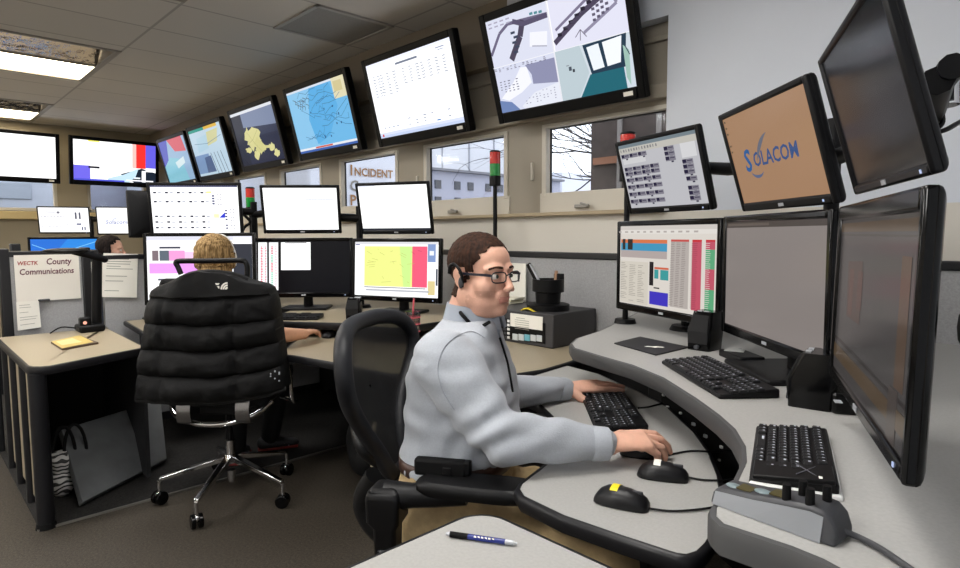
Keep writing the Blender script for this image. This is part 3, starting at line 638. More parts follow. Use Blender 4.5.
m_lu2 = monitor(V((-3.710, 1.958, 1.500)), -40, 13, .47, .275, 'black tilted monitor with blank white screen left of the window lettering', [('r', .56, .27, .96, .285, '#9aa0b8'), ('r', .60, .12, .72, .13, '#d4d8e6'), ('r', .84, .88, .88, .89, '#8a90a8')], 1.4, ZL, bz=.018, th=.045, group=FG, foot=False, mt=BLK)
m_lu3 = monitor(V((-3.161, 2.302, 1.498)), -62, 12.5, .47, .285, 'black tilted monitor with blank white screen right under the list television', [('r', 0, .955, 1, 1, '#22252c'), ('r', 0, 0, .25, .02, '#c8ccd8'), ('r', .03, .06, .2, .07, '#c6cad4')], 1.4, ZL, bz=.018, th=.045, group=FG, foot=False, mt=BLK)
LGp = 'lower monitors of the second operator'
pur = [('r', 0, 0, 1, .06, '#d8d8e4'), ('r', .12, .16, .32, .19, '#404050'), ('r', .05, .22, .11, .38, '#7a6a70'), ('r', .12, .22, .21, .38, '#5a6470'), ('r', .21, .22, .36, .38, '#e89ad0'), ('r', .36, .24, .62, .36, '#f2c6e4'), ('r', .02, .42, .62, .58, '#e29aec'), ('r', .10, .66, .28, .69, '#505060'), ('r', .82, .0, 1, .10, '#e6e6ee'), ('r', .82, .12, 1, .9, '#30323a')]
m_ll1 = monitor(V((-3.98, 1.40, 1.125)), -44, -2, .66, .40, 'black monitor with pink and purple bars behind the jacket chair', pur, 1.25, ZL, group=LGp)
blk = [('r', .01, .02, .105, .95, '#ffffff'), ('r', .125, .02, .225, .95, '#f4f4f6'), ('r', .255, .02, .575, .56, '#ffffff'), ('r', .30, .025, .53, .04, '#3a3a44')] + rows(.035, .10, .06, .92, 1, 26, 1, .6, '#e03a5a', .2, 2) + rows(.08, .10, .10, .92, 1, 26, 1, .6, '#e8708a', .3, 3) + rows(.15, .10, .172, .26, 1, 5, 1, .6, '#c84860', .2, 4) + rows(.15, .27, .172, .42, 1, 5, 1, .7, '#7fc8a8', .2, 5) + rows(.15, .42, .172, .60, 1, 6, 1, .6, '#e03a5a', .2, 6) + rows(.15, .60, .172, .9, 1, 8, 1, .7, '#9ad4ba', .2, 7) + rows(.195, .10, .212, .9, 1, 26, 1, .5, '#e8a0b0', .3, 8)
m_ll2 = monitor(V((-3.69, 1.955, 1.122)), -42, -5, .60, .337, 'black monitor with white windows on black between the two operators', blk, 1.25, ZL, base='#050507', group=LGp)
ylw = [('r', 0, 0, 1, .05, '#d8d8dc'), ('r', .12, .08, .70, .82, '#e6ec8a'), ('p', [(.55, .08), (.70, .08), (.68, .82), (.60, .82)], '#c8ec8c'), ('r', .70, .08, .875, .82, '#ea5a78'), ('r', .88, .04, .97, .36, '#7f96c4'), ('r', .90, .16, .95, .24, '#e8ecf4'), ('r', .885, .70, .965, .95, '#d8c890'), ('r', .12, .835, .86, .85, '#60626c'), ('r', .14, .88, .9, .91, '#b0b2ba'), ('r', .975, .48, .995, .78, '#4a4e5a'), ('r', .01, .045, .06, .06, '#3c4a90')]
rnd = random.Random(9)
for i in range(22): x, y = rnd.uniform(.14, .85), rnd.uniform(.12, .75); ylw.append(('l', [(x, y), (min(.86, x+rnd.uniform(.0, .12)), y+rnd.uniform(-.03, .06))], .006, '#b9b45e' if x < .68 else '#b83c58'))
m_ll3 = monitor(V((-3.085, 2.250, 1.117)), -68, -3, .60, .337, 'black monitor with yellow and pink map behind the seated man', ylw, 1.2, ZL, group=LGp)

# far third console monitors
bd = [('r', .13, .16, .34, .20, '#a8a8b0'), ('r', .36, .15, .42, .24, '#70707c'), ('r', .72, .18, .76, .46, '#5a5a68'), ('r', .80, .18, .84, .46, '#5a5a68'), ('r', .74, .64, .84, .70, '#2c3468')] + rows(.04, .34, .55, .42, 8, 1, .6, .5, '#8c8c98', .4, 2) + rows(.04, .66, .60, .86, 8, 2, .55, .3, '#7c7c88', .4, 3) + rows(.84, .78, .95, .92, 2, 1, .5, 1, '#4a4e70', 0, 3)
m_bu1 = monitor(V((-7.74, 1.36, 1.50)), -18, 14, .44, .262, 'small white screened monitor with tiny grey rows on the far console', bd, 1.35, .80, bz=.012, th=.04, group='upper monitors of the far console', foot=False, mt=BLK, badge=False)
so = [('t', 'Solacom', .17, .63, .22, '#56629a', .15, .01)] + arc(.45, .6, .14, .22, 80, 170, .02, '#9aa2bc')
m_bu2 = monitor(V((-7.76, 1.89, 1.50)), -25, 8, .44, .285, 'small white screened monitor with grey-blue Solacom logo on the far console', so, 1.35, .80, bz=.012, th=.04, group='upper monitors of the far console', foot=False, mt=BLK, badge=False)
win = [('p', [(0, 0), (.55, 0), (.3, .5), (0, .75)], '#2a6ed0'), ('p', [(.25, .55), (.5, .35), (.8, .4), (.95, .7), (.7, .95), (.35, .95)], '#5fb8ee'), ('p', [(.4, .6), (.55, .48), (.75, .55), (.75, .8), (.5, .85)], '#a6e0f8'), ('l', [(.02, .15), (.3, .35), (.6, .3), (.98, .08)], .02, '#7cc4ee'), ('r', 0, .95, 1, 1, '#1c3a70')]
c = PX(65, 253, -6.6)
m_bb = monitor(V((c.x, c.y, c.z-.03)), -14, 0, .50, .31, 'black monitor with glowing blue desktop behind the whiteboard panel', win, 1.2, .80, base='#2f86dc', bz=.02, group='lower monitors of the far console')
c = AT(163, 214, 4.25)
m_sd = monitor(c, 176, 4, .40, .27, 'dark monitor turned away, seen from behind beside the Solacom screen', [], .6, .75, base='#90a0b0', bz=.02, th=.05, foot=True, mt=BLK, badge=False)
m_bb[0]['group'] = 'monitors of the far console'
# ================================================================ FURNITURE
def slab(parent, poly, z0, z1, top, edge, name='desktop', ename='edge_band', eb=.012):
    """laminate top with a rounded dark edge band around it"""
    poly = [V((p.x, p.y, 0)) for p in poly]
    ar = sum(a.x*b.y-b.x*a.y for a, b in zip(poly, poly[1:]+poly[:1]))
    if ar < 0: poly = poly[::-1]
    n = len(poly); inn = []
    for i in range(n):
        a, b, c = poly[i-1], poly[i], poly[(i+1) % n]; d1 = (b-a).normalized(); d2 = (c-b).normalized()
        n1 = V((-d1.y, d1.x, 0)); n2 = V((-d2.y, d2.x, 0)); m_ = (n1+n2); m_ = m_/max(.5, m_.length_squared/2) if m_.length > 1e-6 else n1
        inn.append(b + m_*eb)
    mb = MB(); mb.prism(inn, z0+.004, z1); mb.build(name, top, parent, W=True)
    mb = MB(); h = z1-z0; pr = [(0.0, .5), (.22, .0), (.85, .0), (1, .35), (1, 1)]
    rings = []
    for u, k in ((.0, 1.0), (.0, .35), (.25, 0), (.75, 0), (.96, .3), (1.0, .95)):
        rings.append([V((p.x*(1-k)+q.x*k, p.y*(1-k)+q.y*k, z0+h*u)) for p, q in zip(poly, inn)])
    mb.loft(rings, cap=False); mb.build(ename, edge, parent, W=True, smooth=.9)
def leg_post(parent, x, y, z1, r=.03, name='leg'):
    mb = MB(); mb.cone((x, y, .02), (x, y, z1), r, r, 16); o = mb.build(name, EDGD, parent, W=True, smooth=.8)
    mb = MB(); mb.cone((x, y, 0), (x, y, .025), r*1.2, r*1.05, 16); mb.build('foot', MBK, o, W=True, smooth=.8)
    return o
# ---- foreground table corner
T = thing('table', 'pale grey table corner with a pen on it, nearest the camera', 'table', (-.55, .35, 0))
a = P(482, 506.5); x0, y1 = a.x, a.y
pl = rrect(x0, -.25, -.22, y1, .075, 8); slab(T, pl, ZD-.03, ZD, LAM, EDGD)
for x, y in ((x0+.16, -.15), (-.3, -.15), (-.3, y1-.12)): leg_post(T, x, y, ZD-.03)
# ---- right console, lower keyboard surface
T = thing('keyboard_desk', 'lower grey desk surface in front of the seated man with dark rounded edge', 'desk', (-1.2, 1.6, 0))
k = [P(517, 483), P(514, 489), P(519, 497)] + [P(x, y) for x, y in ((560, 517), (620, 538), (676, 556.5), (690, 558), (703, 554), (712, 545), (722, 528), (727, 503), (722.7, 476), (713, 453), (697.5, 432), (668.5, 405.5), (640, 391), (620, 382.6))]
front = [P(600, 373.5), P(567, 364.8), P(545, 371.5), P(520, 379), P(488, 388), P(500, 391), P(517, 394.5), P(535, 402), P(549, 416), P(556, 432), P(555, 447), P(546, 461)]
slab(T, k+front, ZD-.035, ZD, LAM, EDGD, eb=.014)
mb = MB(); 
for x, y in ((-.72, 1.35), (-1.22, 1.86)):
    mb = MB(); mb.box((x, y, .365), (.07, .12, .70)); mb.box((x, y, .02), (.12, .5, .03)); mb.build('leg', EDGD, T, W=True, bevel=.006)
# ---- raised shelf
T = thing('monitor_shelf', 'curved raised grey console shelf carrying the three right monitors', 'desk', (-.2, 1.9, 0))
fr = [(569, 343.5), (572, 348), (600, 356.5), (630, 365), (660, 377.5), (692, 398), (715, 415), (730, 429), (739.5, 446), (740, 461), (731, 479), (716, 496), (708, 507), (708, 516), (718, 525.5), (759, 539), (789, 549), (818, 561), (860, 584), (900, 604)]
k = [P(x, y, ZS) for x, y in fr] + [V((.25, .62, 0)), V((XR-.03, .62, 0)), V((XR-.03, YF-.05, 0)), V((-1.72, YF-.05, 0)), P(597, 331, ZS), P(575, 338, ZS)]
slab(T, k, ZS-.045, ZS, LAM, EDG, eb=.012)
mb = MB(); fp = [P(x, y, ZS) for x, y in fr[1:13]]; off = [p + (V((-.05, 1.75+.5*(1-i/11), 0))-p).normalized()*(.19+.19*(1-i/11)) for i, p in enumerate(fp)]
for z0, z1 in ((.35, ZS-.045),):
    mb.loft([[V((p.x, p.y, z0)) for p in off], [V((p.x, p.y, z1)) for p in off], [V((p.x+.02, p.y+.02, z1)) for p in off], [V((p.x+.02, p.y+.02, z0)) for p in off]], cap=False, closed=False)
rp = mb.build('riser_panel', MBK, T, W=True)
for px, py, zc_, sz in ((687, 401, .85, .022), (668, 407, .83, .012), (681, 413, .82, .010), (694, 424, .81, .014), (707, 418, .85, .026), (715, 428, .85, .026), (706, 436, .80, .014), (731, 440, .84, .030), (722, 447, .81, .012), (720, 460, .80, .010), (664, 395, .85, .010)):
    q = ray(px, py); best = None
    for i in range(len(off)-1):
        a, b = off[i], off[i+1]; nrm = V(((b-a).y, -(b-a).x, 0)).normalized()
        t_ = (a-EYEP).dot(nrm)/q.dot(nrm) if abs(q.dot(nrm)) > 1e-6 else -1; h = EYEP + q*t_; s_ = (h-a).dot(b-a)/(b-a).length_squared
        if t_ > 0 and -.05 <= s_ <= 1.05 and (best is None or t_ < best[0]): best = (t_, h, (b-a).normalized())
    if best:
        d_ = best[2]; R3 = basis(d_, (-d_.y, d_.x, 0), (0, 0, 1)).to_3x3(); s = MB(); s.box(best[1], (sz, .012, sz*.7), R3); s.build('socket', SIL if sz > .012 else WHT, rp, W=True, bevel=.002)
for x, y in ((.3, .75), (.3, 2.5), (-1.45, 2.6)):
    mb = MB(); mb.box((x, y, .44), (.10, .10, .87)); mb.build('leg', EDGD, T, W=True, bevel=.006)
# ---- middle / second operator's desk (beige) with its raised shelf
T = thing('operator_desk', 'beige desk of the second operator with dark edge, behind the mesh chair', 'desk', (-3.2, 2.4, 0))
e = [P(545, 369.5), P(567, 363), P(598.5, 352.5)]
k = [V((-4.69, 2.78, 0)), V((-4.69, 1.13, 0)), P(147, 333)+V((-.02, -.01, 0)), V((-4.02, 1.30, 0)), V((-3.80, 1.58, 0)), V((-3.55, 1.74, 0)), V((-3.25, 1.70, 0)), V((-3.02, 1.50, 0)), P(278, 354), P(292, 355.5), P(335, 363), V((-2.1, 1.47, 0)), V((-1.75, 1.60, 0))] + e + [V((-1.30, 2.35, 0)), V((-1.30, 2.78, 0))]
slab(T, k, ZD-.035, ZD-.001, LAMB, EDGD, eb=.014)
for x, y in ((-2.2, 1.75), (-4.6, 1.25), (-2.0, 2.6), (-4.6, 2.65)): 
    mb = MB(); mb.box((x, y, .357), (.08, .08, .714)); mb.build('leg', EDGD, T, W=True, bevel=.005)
mb = MB(); mb.box((-3.02, 2.62, .375), (3.34, .03, .68)); mb.build('dark_under_panel', mat('panel_dark', '#1c1c1e', .8), T, W=True)  # dark sheet added here to deepen the shade below the desk
T = thing('far_monitor_shelf', 'beige raised shelf under the second operator monitors', 'desk', (-3.6, 2.4, 0))
k = [V((-4.66, 2.77, 0)), V((-4.66, 1.50, 0)), V((-4.38, 1.40, 0)), V((-4.02, 1.62, 0)), V((-3.72, 1.86, 0)), P(252, 323.5, ZL), P(275, 321.5, ZL), P(340, 323, ZL), P(372, 327, ZL), P(400, 328.5, ZL)+V((.0, .03, 0)), V((-2.62, 2.10, 0)), V((-2.62, 2.77, 0))]
slab(T, k, ZL-.04, ZL, LAMB, EDGD, eb=.012)
for x, y in ((-4.58, 1.62), (-4.58, 2.65), (-2.75, 2.6), (-2.78, 2.16)):
    mb = MB(); mb.box((x, y, (ZD+ZL-.04)/2), (.06, .06, ZL-.04-ZD)); mb.build('support', MBK, T, W=True)
mb = MB(); mb.box((-3.55, 2.2, (ZD+ZL-.04)/2), (1.4, .02, ZL-.045-ZD)); mb.build('back_panel', MBK, T, W=True)
# ---- left desk with ribbed side panels
T = thing('side_desk', 'beige desk at the left with charcoal posts and a yellow booklet on top', 'desk', (-4.1, .7, 0))
a = P(27, 366); b = P(2, 337); r1 = P(145, 346); r2 = P(104, 327)
lx, ly = P(47, 528, 0).x-.01, P(47, 528, 0).y
x1_, y0_ = lx+.045, ly-.035
k = [V((b.x, y0_, 0)), V((x1_-.08, y0_, 0)), V((x1_-.04, y0_+.012, 0)), V((x1_-.012, y0_+.04, 0)), V((x1_, y0_+.08, 0)), P(147, 347), r2, V((b.x, r2.y, 0))]
slab(T, k, ZD-.04, ZD, LAMB, EDGD, eb=.014)
cx, cy = a.x-.02, a.y+.02
leg_post(T, P(47, 528, 0).x-.01, P(47, 528, 0).y, ZD-.035, .036); lx, ly = P(47, 528, 0).x-.01, P(47, 528, 0).y
mb = MB(); mb.box(((lx+b.x)/2, ly+.012, .38), (abs(lx-b.x), .022, .66)); mb.build('side_panel', LAMB, T, W=True)
for i, f_ in enumerate((.33, .62, .9)):
    mb = MB(); mb.cone((lx+(b.x-lx)*f_, ly+.0, .0), (lx+(b.x-lx)*f_, ly, ZD-.04), .024, .024, 12); mb.build('rib_post', EDGD, T, W=True, smooth=.8)
mb = MB(); mb.box((b.x+.02, (ly+r2.y)/2, .38), (.02, r2.y-ly, .70)); mb.build('back_panel', mat('panel_dark', '#1c1c1e', .8), T, W=True)
mb = MB(); mb.box((r2.x+.45, r2.y-.02, .38), (.9, .02, .70)); mb.build('dark_under_panel', mat('panel_dark', '#1c1c1e', .8), T, W=True)

# ================================================================ PARTITIONS
TRIM = mat('partition_trim', '#17171a', .45)
def partition(name, label, p0, p1, z1, posts=True, th=.05, group=None, fab=FAB):
    p0, p1 = V((p0[0], p0[1], 0)), V((p1[0], p1[1], 0)); d = (p1-p0).normalized(); n = V((-d.y, d.x, 0)); L = (p1-p0).length; c = (p0+p1)/2
    T = thing(name, label, 'partition', c, 0, group); R3 = basis(d, n, (0, 0, 1)).to_3x3()
    mb = MB(); mb.box(c+V((0, 0, z1/2)), (L, th, z1-.06), R3); mb.build('fabric_panel', fab, T, W=True)
    mb = MB(); mb.box(c+V((0, 0, z1-.015)), (L, th+.02, .035), R3); mb.build('top_rail', TRIM, T, W=True, bevel=.006)
    mb = MB(); mb.box(c+V((0, 0, .03)), (L, th+.02, .06), R3); mb.build('base_rail', TRIM, T, W=True, bevel=.004)
    if posts:
        for p in (p0, p1): mb = MB(); mb.box(p+V((0, 0, z1/2+.01)), (.055, th+.03, z1+.02), R3); mb.build('post', TRIM, T, W=True, bevel=.008)
    return T
partition('partition', 'grey fabric partition with black rail along the window wall', (-4.85, YF-.035), (XR-.05, YF-.035), 1.222, posts=False)
XP = -4.74
partition('partition', 'grey partition holding the whiteboard at the left', (XP, .505), (XP, .935), 1.235)
partition('partition', 'grey partition with the pinned paper sheet beside the jacket chair', (XP, 1.03), (XP, 2.76), 1.20, posts=False)
mb = MB(); mb.box((XP, .985, .62), (.06, .05, 1.24)); tag(mb.build('partition_post', TRIM, bevel=.008), 'black upright post between whiteboard and paper sheet', 'post')
mb = MB(); c = PX(4, 300, XP); mb.box((XP, .40, .62), (.08, .10, 1.24)); tag(mb.build('partition_post', TRIM, bevel=.008), 'thick black upright post at the photo left edge', 'post')
mb = MB(); c = PX(15, 250, XP-.5); mb.box((XP-.5, c.y, .64), (.06, .06, 1.28)); tag(mb.build('partition_post', TRIM, bevel=.008), 'short black post rising behind the whiteboard partition', 'post')
# whiteboard with marker writing
T = thing('whiteboard', 'whiteboard with plum marker writing hung on the left partition', 'whiteboard', (XP+.03, .7, 1.08))
A, B, Cc, D = PX(14.5, 256, XP+.03), PX(79, 253.3, XP+.03), PX(80, 298, XP+.03), PX(15.5, 302.5, XP+.03)
y0, y1, z0, z1 = (A.y+D.y)/2, (B.y+Cc.y)/2, (Cc.z+D.z)/2, (A.z+B.z)/2
mb = MB(); mb.box((XP+.031, (y0+y1)/2, (z0+z1)/2), (.010, y1-y0, z1-z0)); mb.build('board', mat('board_white', '#e9e4da', .3), T, W=True)
mb = MB(); mb.M = basis((0, 1, 0), (0, 0, 1), (1, 0, 0)); X_ = XP+.0372
mb.mi = 0; mb.text('WECTK', .034, (y0+.016, z1-.062, X_), shear=.15, width=.105, bold=.02); mb.mi = 1; mb.text('County', .055, (y0+.165, z1-.062, X_), shear=.12, width=.135, bold=.018); mb.text('Communications', .052, (y0+.024, z1-.122, X_), shear=.12, width=.285, bold=.018)
mb.build('handwriting', [INKR, INKP], T, W=True)
mb = MB(); c = PX(44, 300, XP+.04); mb.box((XP+.045, c.y, z0+.004), (.02, .06, .012)); mb.build('clip', DGR, T, W=True, bevel=.003)
def sheet(name, label, c4, x, off=0, lines=6, seed=1, mt=PAP, head=True, cat='paper'):
    A, B, Cq, D = [PX(p[0], p[1], x) for p in c4]; mb = MB()
    f = lambda u, v: (A*(1-u)+B*u)*(1-v) + (D*(1-u)+Cq*u)*v
    n = 6
    for i in range(n):
        for j in range(n):
            q = []
            for u, v in ((i/n, j/n), ((i+1)/n, j/n), ((i+1)/n, (j+1)/n), (i/n, (j+1)/n)):
                p = f(u, v); p.x += .001+.006*v*v + off; q.append(p)
            mb.quad(*q)
    T = thing(name, label, cat, f(.5, .5)+V((.003, 0, 0))); o = mb.build('page', mt, T, W=True); s = o.modifiers.new('s', 'SOLIDIFY'); s.thickness = .0008
    rnd = random.Random(seed); mb = MB()
    for k in range(lines):
        v = .12+.78*k/lines
        u1 = rnd.uniform(.5, .88)
        if rnd.random() < .25: continue
        a, b, c_, d = f(.12, v), f(u1, v), f(u1, v+.015), f(.12, v+.015)
        for p, vv in ((a, v), (b, v), (c_, v+.015), (d, v+.015)): p.x += .0022+.006*vv*vv+off
        mb.quad(a, b, c_, d)
    mb.build('print', mat('print_grey', '#9a988f', .7), T, W=True)
    return T
sheet('paper_sheet', 'small lined paper sheet hanging under the whiteboard', [(16, 302), (38.5, 300.5), (41, 327), (17.5, 330.5)], XP+.034, .004, 9, 3)
sheet('paper_sheet', 'large printed paper sheet pinned up right of the desk lamp', [(103.5, 253), (138, 254), (136.5, 297.5), (99, 297)], XP+.032, .0, 14, 5)
mb = MB(); a, b, c_, d = PX(86, 262, XP+.034), PX(92, 262, XP+.034), PX(92.5, 300, XP+.034), PX(87, 300, XP+.034); mb.quad(a, b, c_, d); o = mb.build('paper_strip', PAP); o.modifiers.new('s', 'SOLIDIFY').thickness = .002; tag(o, 'narrow white paper strip beside the whiteboard post', 'paper')

# ================================================================ SUPPORT ARMS AND SIGNAL LIGHTS
def arm_post(name, label, x, y, z0, z1, arms, group=None):
    T = thing(name, label, 'monitor stand', (x, y, z0), 0, group)
    mb = MB(); mb.cone((x, y, z0), (x, y, z0+.02), .07, .06, 20); mb.build('base', BLK, T, W=True, smooth=.8)
    mb = MB(); mb.cone((x, y, z0+.02), (x, y, z1), .022, .022, 14); mb.build('pole', BLK, T, W=True, smooth=.8)
    for pts, r in arms: mb = MB(); mb.tube(pts, r, 8); mb.build('arm', BLK, T, W=True, smooth=.8)
    return T
def back_of(m_, d=.085, dy=0): return m_[1] @ V((0, dy, -d))
ru1, ru2, ru3 = back_of(m_ru1), back_of(m_ru2), back_of(m_ru3, .11)
arm_post('monitor_arm_stand', 'black pole with curved rail carrying the upper right monitors', -.62, 2.12, ZS, 1.68, [([ru1, ru1+V((.06, .06, .0)), V((-1.0, 2.24, 1.565)), V((-.62, 2.12, 1.56))], .024), ([ru2, V((-.62, 2.12, 1.56))], .028), ([ru3, V((-.28, 1.55, 1.56)), V((-.45, 1.85, 1.56)), V((-.62, 2.12, 1.56))], .026)])
rp1 = back_of(m_rl1); bx = rp1+V((-.03, .12, 0))
arm_post('monitor_arm_stand', 'short black pole holding the dispatch table monitor', bx.x, bx.y, ZS, rp1.z+.05, [([rp1, V((bx.x, bx.y, rp1.z))], .026)])
q1 = AT(962, 78, 1.25); q2 = AT(937, 88, 1.18)
T = thing('monitor_bracket', 'black jointed bracket arm behind the switched off monitor', 'bracket', q1)
mb = MB(); mb.tube([ru3+V((.02, 0, .02)), q2, q1, V((q1.x+.2, q1.y+.3, q1.z)), V((XR-.02, q1.y+.5, q1.z))], .022, 10); mb.build('arm', BLK, T, W=True, smooth=.8)
mb = MB(); mb.cone(AT(945, 73, 1.2), AT(945, 106, 1.2), .024, .024, 16); mb.build('joint', CHR, T, W=True, smooth=.8)
mb = MB(); mb.cone(AT(936, 74, 1.2), AT(936, 104, 1.2), .030, .030, 16); mb.build('clamp', BLK, T, W=True, smooth=.8)
mb = MB(); mb.tube(spline([AT(932, 105, 1.2), AT(941, 113, 1.2), AT(942, 124, 1.2), AT(930, 133, 1.2), AT(945, 130, 1.2), AT(960, 122, 1.25), AT(985, 110, 1.4)], 5), .005, 6); mb.build('cable', BLK, T, W=True, smooth=.8)
r3 = back_of(m_rl3, .13, -.02); T = thing('monitor_mount', 'black desk mount behind the large dark monitor', 'monitor stand', (r3.x+.30, r3.y+.12, ZS))
mb = MB(); mb.tube([r3, V((r3.x+.30, r3.y+.12, r3.z))], .028, 8); mb.build('arm', BLK, T, W=True, smooth=.8)
mb = MB(); mb.cone((r3.x+.30, r3.y+.12, ZS), (r3.x+.30, r3.y+.12, r3.z+.06), .026, .026, 14); mb.build('pole', BLK, T, W=True, smooth=.8)
mb = MB(); mb.cone((r3.x+.30, r3.y+.12, ZS), (r3.x+.30, r3.y+.12, ZS+.02), .08, .07, 20); mb.build('base', BLK, T, W=True, smooth=.8)
for px, py in ((957, 335), (957, 245)):
    mb = MB(); a = r3+V((.05, .02, (290-py)*.0016)); mb.tube(spline([a, a+V((.10, .06, -.05)), a+V((.2, .05, .02)), a+V((.34, .12, -.12))], 5), .006, 6); mb.build('cable', BLK, T, W=True, smooth=.8)
# far console poles
pA = AT(254.5, 230, 4.25); pB = AT(359.5, 230, 4.1)
l1, l2, l3 = back_of(m_lu1), back_of(m_lu2), back_of(m_lu3)
arm_post('monitor_arm_stand', 'black pole with rail behind the blond operator screens', pA.x, pA.y, ZL, 1.56, [([l1, V((pA.x, pA.y, 1.49))], .025), ([l2, V((pA.x, pA.y, 1.47))], .025)])
arm_post('monitor_arm_stand', 'black pole with rail left of the rightmost blank monitor', pB.x, pB.y, ZL, 1.52, [([l3, V((pB.x, pB.y, 1.44))], .025), ([V((pB.x, pB.y, 1.44)), l2+V((0, .04, -.06))], .028)])
mb = MB(); mb.tube(spline([AT(240, 240, 4.2), AT(244, 228, 4.2), AT(250, 222, 4.2), AT(243, 214, 4.2)], 5), .01, 6); tag(mb.build('headset_cable', BLK, smooth=.8), 'black looped cable hanging beside the far monitor pole', 'cable')
p = back_of(m_bu1); q = back_of(m_bu2)
arm_post('monitor_arm_stand', 'black pole with crossbar of the far console', (p.x+q.x)/2-.15, (p.y+q.y)/2, .80, 1.55, [([p, ((p+q)/2)+V((-.15, 0, 0)), q], .03)])
def signal(name, label, base, z1, h=.20, r=.028, both=True):
    T = thing(name, label, 'signal light', base, 0)
    x, y = base[0], base[1]
    mb = MB(); mb.cone((x, y, base[2]), (x, y, base[2]+.02), .05, .045, 20); mb.build('base', BLK, T, W=True, smooth=.8)
    mb = MB(); mb.cone((x, y, base[2]+.02), (x, y, z1-h), .013, .013, 12); mb.build('pole', BLK, T, W=True, smooth=.8)
    mb = MB(); mb.cone((x, y, z1-h), (x, y, z1-h*.72), r*1.05, r*1.05, 20); mb.build('socket', BLK, T, W=True, bevel=.003)
    mb = MB(); mb.cone((x, y, z1-h*.72), (x, y, z1-h*.38), r, r, 20); mb.build('green_lens', mat('signal_green', '#0f8a34', .25, coat=.5), T, W=True, smooth=.8)
    mb = MB(); mb.cone((x, y, z1-h*.375), (x, y, z1-.012), r, r, 20); mb.build('red_lens', mat('signal_red', '#c2281c', .25, coat=.5), T, W=True, smooth=.8)
    mb = MB(); mb.lathe([(r, 0), (r*1.03, .006), (r*.8, .012), (.001, .013)], (x, y, z1-.013), 20); mb.build('cap', BLK, T, W=True, smooth=.8)
    return T
signal('signal_tower', 'red and green signal light on a pole behind the seated man', (-2.66, 2.70, ZD), 1.84, .215, .033)
p = AT(250, 187, 4.4); signal('signal_tower', 'red and green signal light beside the blond operator monitor', (p.x, p.y, ZL), p.z, .20, .032)
p = AT(628, 132, 2.75); signal('signal_tower', 'signal light with only its red top showing above the phone button monitor', (p.x, p.y, ZS), p.z, .22, .034)
# ================================================================ DESK ITEMS
def keyboard(name, label, c, xd, L, D, z, keyed=True, body=BLK, tilt=.0, comp=False, group=None):
    """local x = user's left to right, y = away from the user; z rises towards the back"""
    xd = V((xd.x, xd.y, 0)).normalized(); yd = V((-xd.y, xd.x, 0))
    T = thing(name, label, 'keyboard', (c.x, c.y, z), math.atan2(xd.y, xd.x), group)
    mb = MB(); h0, h1 = .012, .024
    mb.loft([[V((x, -D/2, 0)), V((x, D/2, 0)), V((x, D/2, h1)), V((x, -D/2, h0))] for x in (-L/2, L/2)])
    mb.build('base', body, T, bevel=.005)
    if comp:
        mb = MB(); mb.box((.005, .003, .0035), (L+.004, D+.004, .009)); mb.build('white_tray', WHT, T, bevel=.003)
    rk = bpy.data.meshes.new('key'); ms = {}
    def key(w, d):
        k = (round(w, 4), round(d, 4))
        if k not in ms:
            mb = MB(); mb.loft([rrect(-w/2, -d/2, w/2, d/2, .002, 2), [p*1 + V((0, 0, .004)) for p in rrect(-w/2, -d/2, w/2, d/2, .002, 2)], [V((p.x*.80, p.y*.80, .007)) for p in rrect(-w/2, -d/2, w/2, d/2, .002, 2)]])
            bmesh.ops.recalc_face_normals(mb.bm, faces=mb.bm.faces); me = bpy.data.meshes.new('key'); mb.bm.to_mesh(me); mb.bm.free(); me.materials.append(KEYM); me.materials.append(mat('legend_white', '#c4c8d4', .6)); 
            # printed legend
            b2 = bmesh.new(); b2.from_mesh(me); q = [b2.verts.new(p) for p in ((-w*.26, d*.02, .0073), (-w*.04, d*.02, .0073), (-w*.04, d*.26, .0073), (-w*.26, d*.26, .0073))]; f = b2.faces.new(q); f.material_index = 1; b2.to_mesh(me); b2.free(); ms[k] = me
        return ms[k]
    u = L/22.6 if not comp else L/19.5; r0 = D/6.9; x0 = -L/2+u*.55; grp = []
    widths = [[1, .6, 1, 1, 1, 1, .4, 1, 1, 1, 1, .4, 1, 1, 1, 1], [1]*13+[2], [1.5]+[1]*12+[1.5], [1.8]+[1]*11+[2.2], [2.3]+[1]*10+[2.7], [1.3, 1.2, 1.3, 6.1, 1.3, 1.2, 1.3, 1.3]]
    gaps = {0: (1, 6, 11)}
    for r_, ws in enumerate(widths):
        y = D/2 - D*.10 - r0*(r_+ (.15 if r_ else 0)) - r0*.35; x = x0; zz = h0+(h1-h0)*((y+D/2)/D)-.001
        for i, w_ in enumerate(ws):
            if r_ == 0 and i in gaps[0]: x += w_*u*.62; continue
            grp.append((x+w_*u/2, y, zz, w_*u*.90, r0*.86)); x += w_*u
        if not comp:
            for bx, cols, on in ((x0+15.5*u, 3, {0: 3, 1: 3, 2: 3, 3: 0, 4: 1, 5: 3}), (x0+18.8*u-.004, 4, {0: 0, 1: 4, 2: 4, 3: 4, 4: 4, 5: 3})):
                for i in range(on[r_]): grp.append((bx+(i+.5+(1 if on[r_] == 1 else 0))*u*.93, y, zz, u*.84, r0*.86))
        elif r_ > 1: grp.append((x0+15.6*u, y, zz, u*.86, r0*.86))
    if keyed:
        for (x, y, zz, w_, d_) in grp[:104]:
            o = bpy.data.objects.new('key', key(w_, d_)); C.objects.link(o); o.parent = T; o.location = (x, y, zz)
    else:
        mb = MB()
        for (x, y, zz, w_, d_) in grp: mb.box((x, y, zz+.003), (w_, d_, .008))
        o = mb.build('key_field', KEYM, T); o['kind'] = 'stuff'
    bpy.data.meshes.remove(rk)
    return T
zk = ZD
a = P(598, 384.5, zk+.018); b = P(627.5, 436, zk+.018); xd = (b-a).normalized(); nrm = V((-xd.y, xd.x, 0))
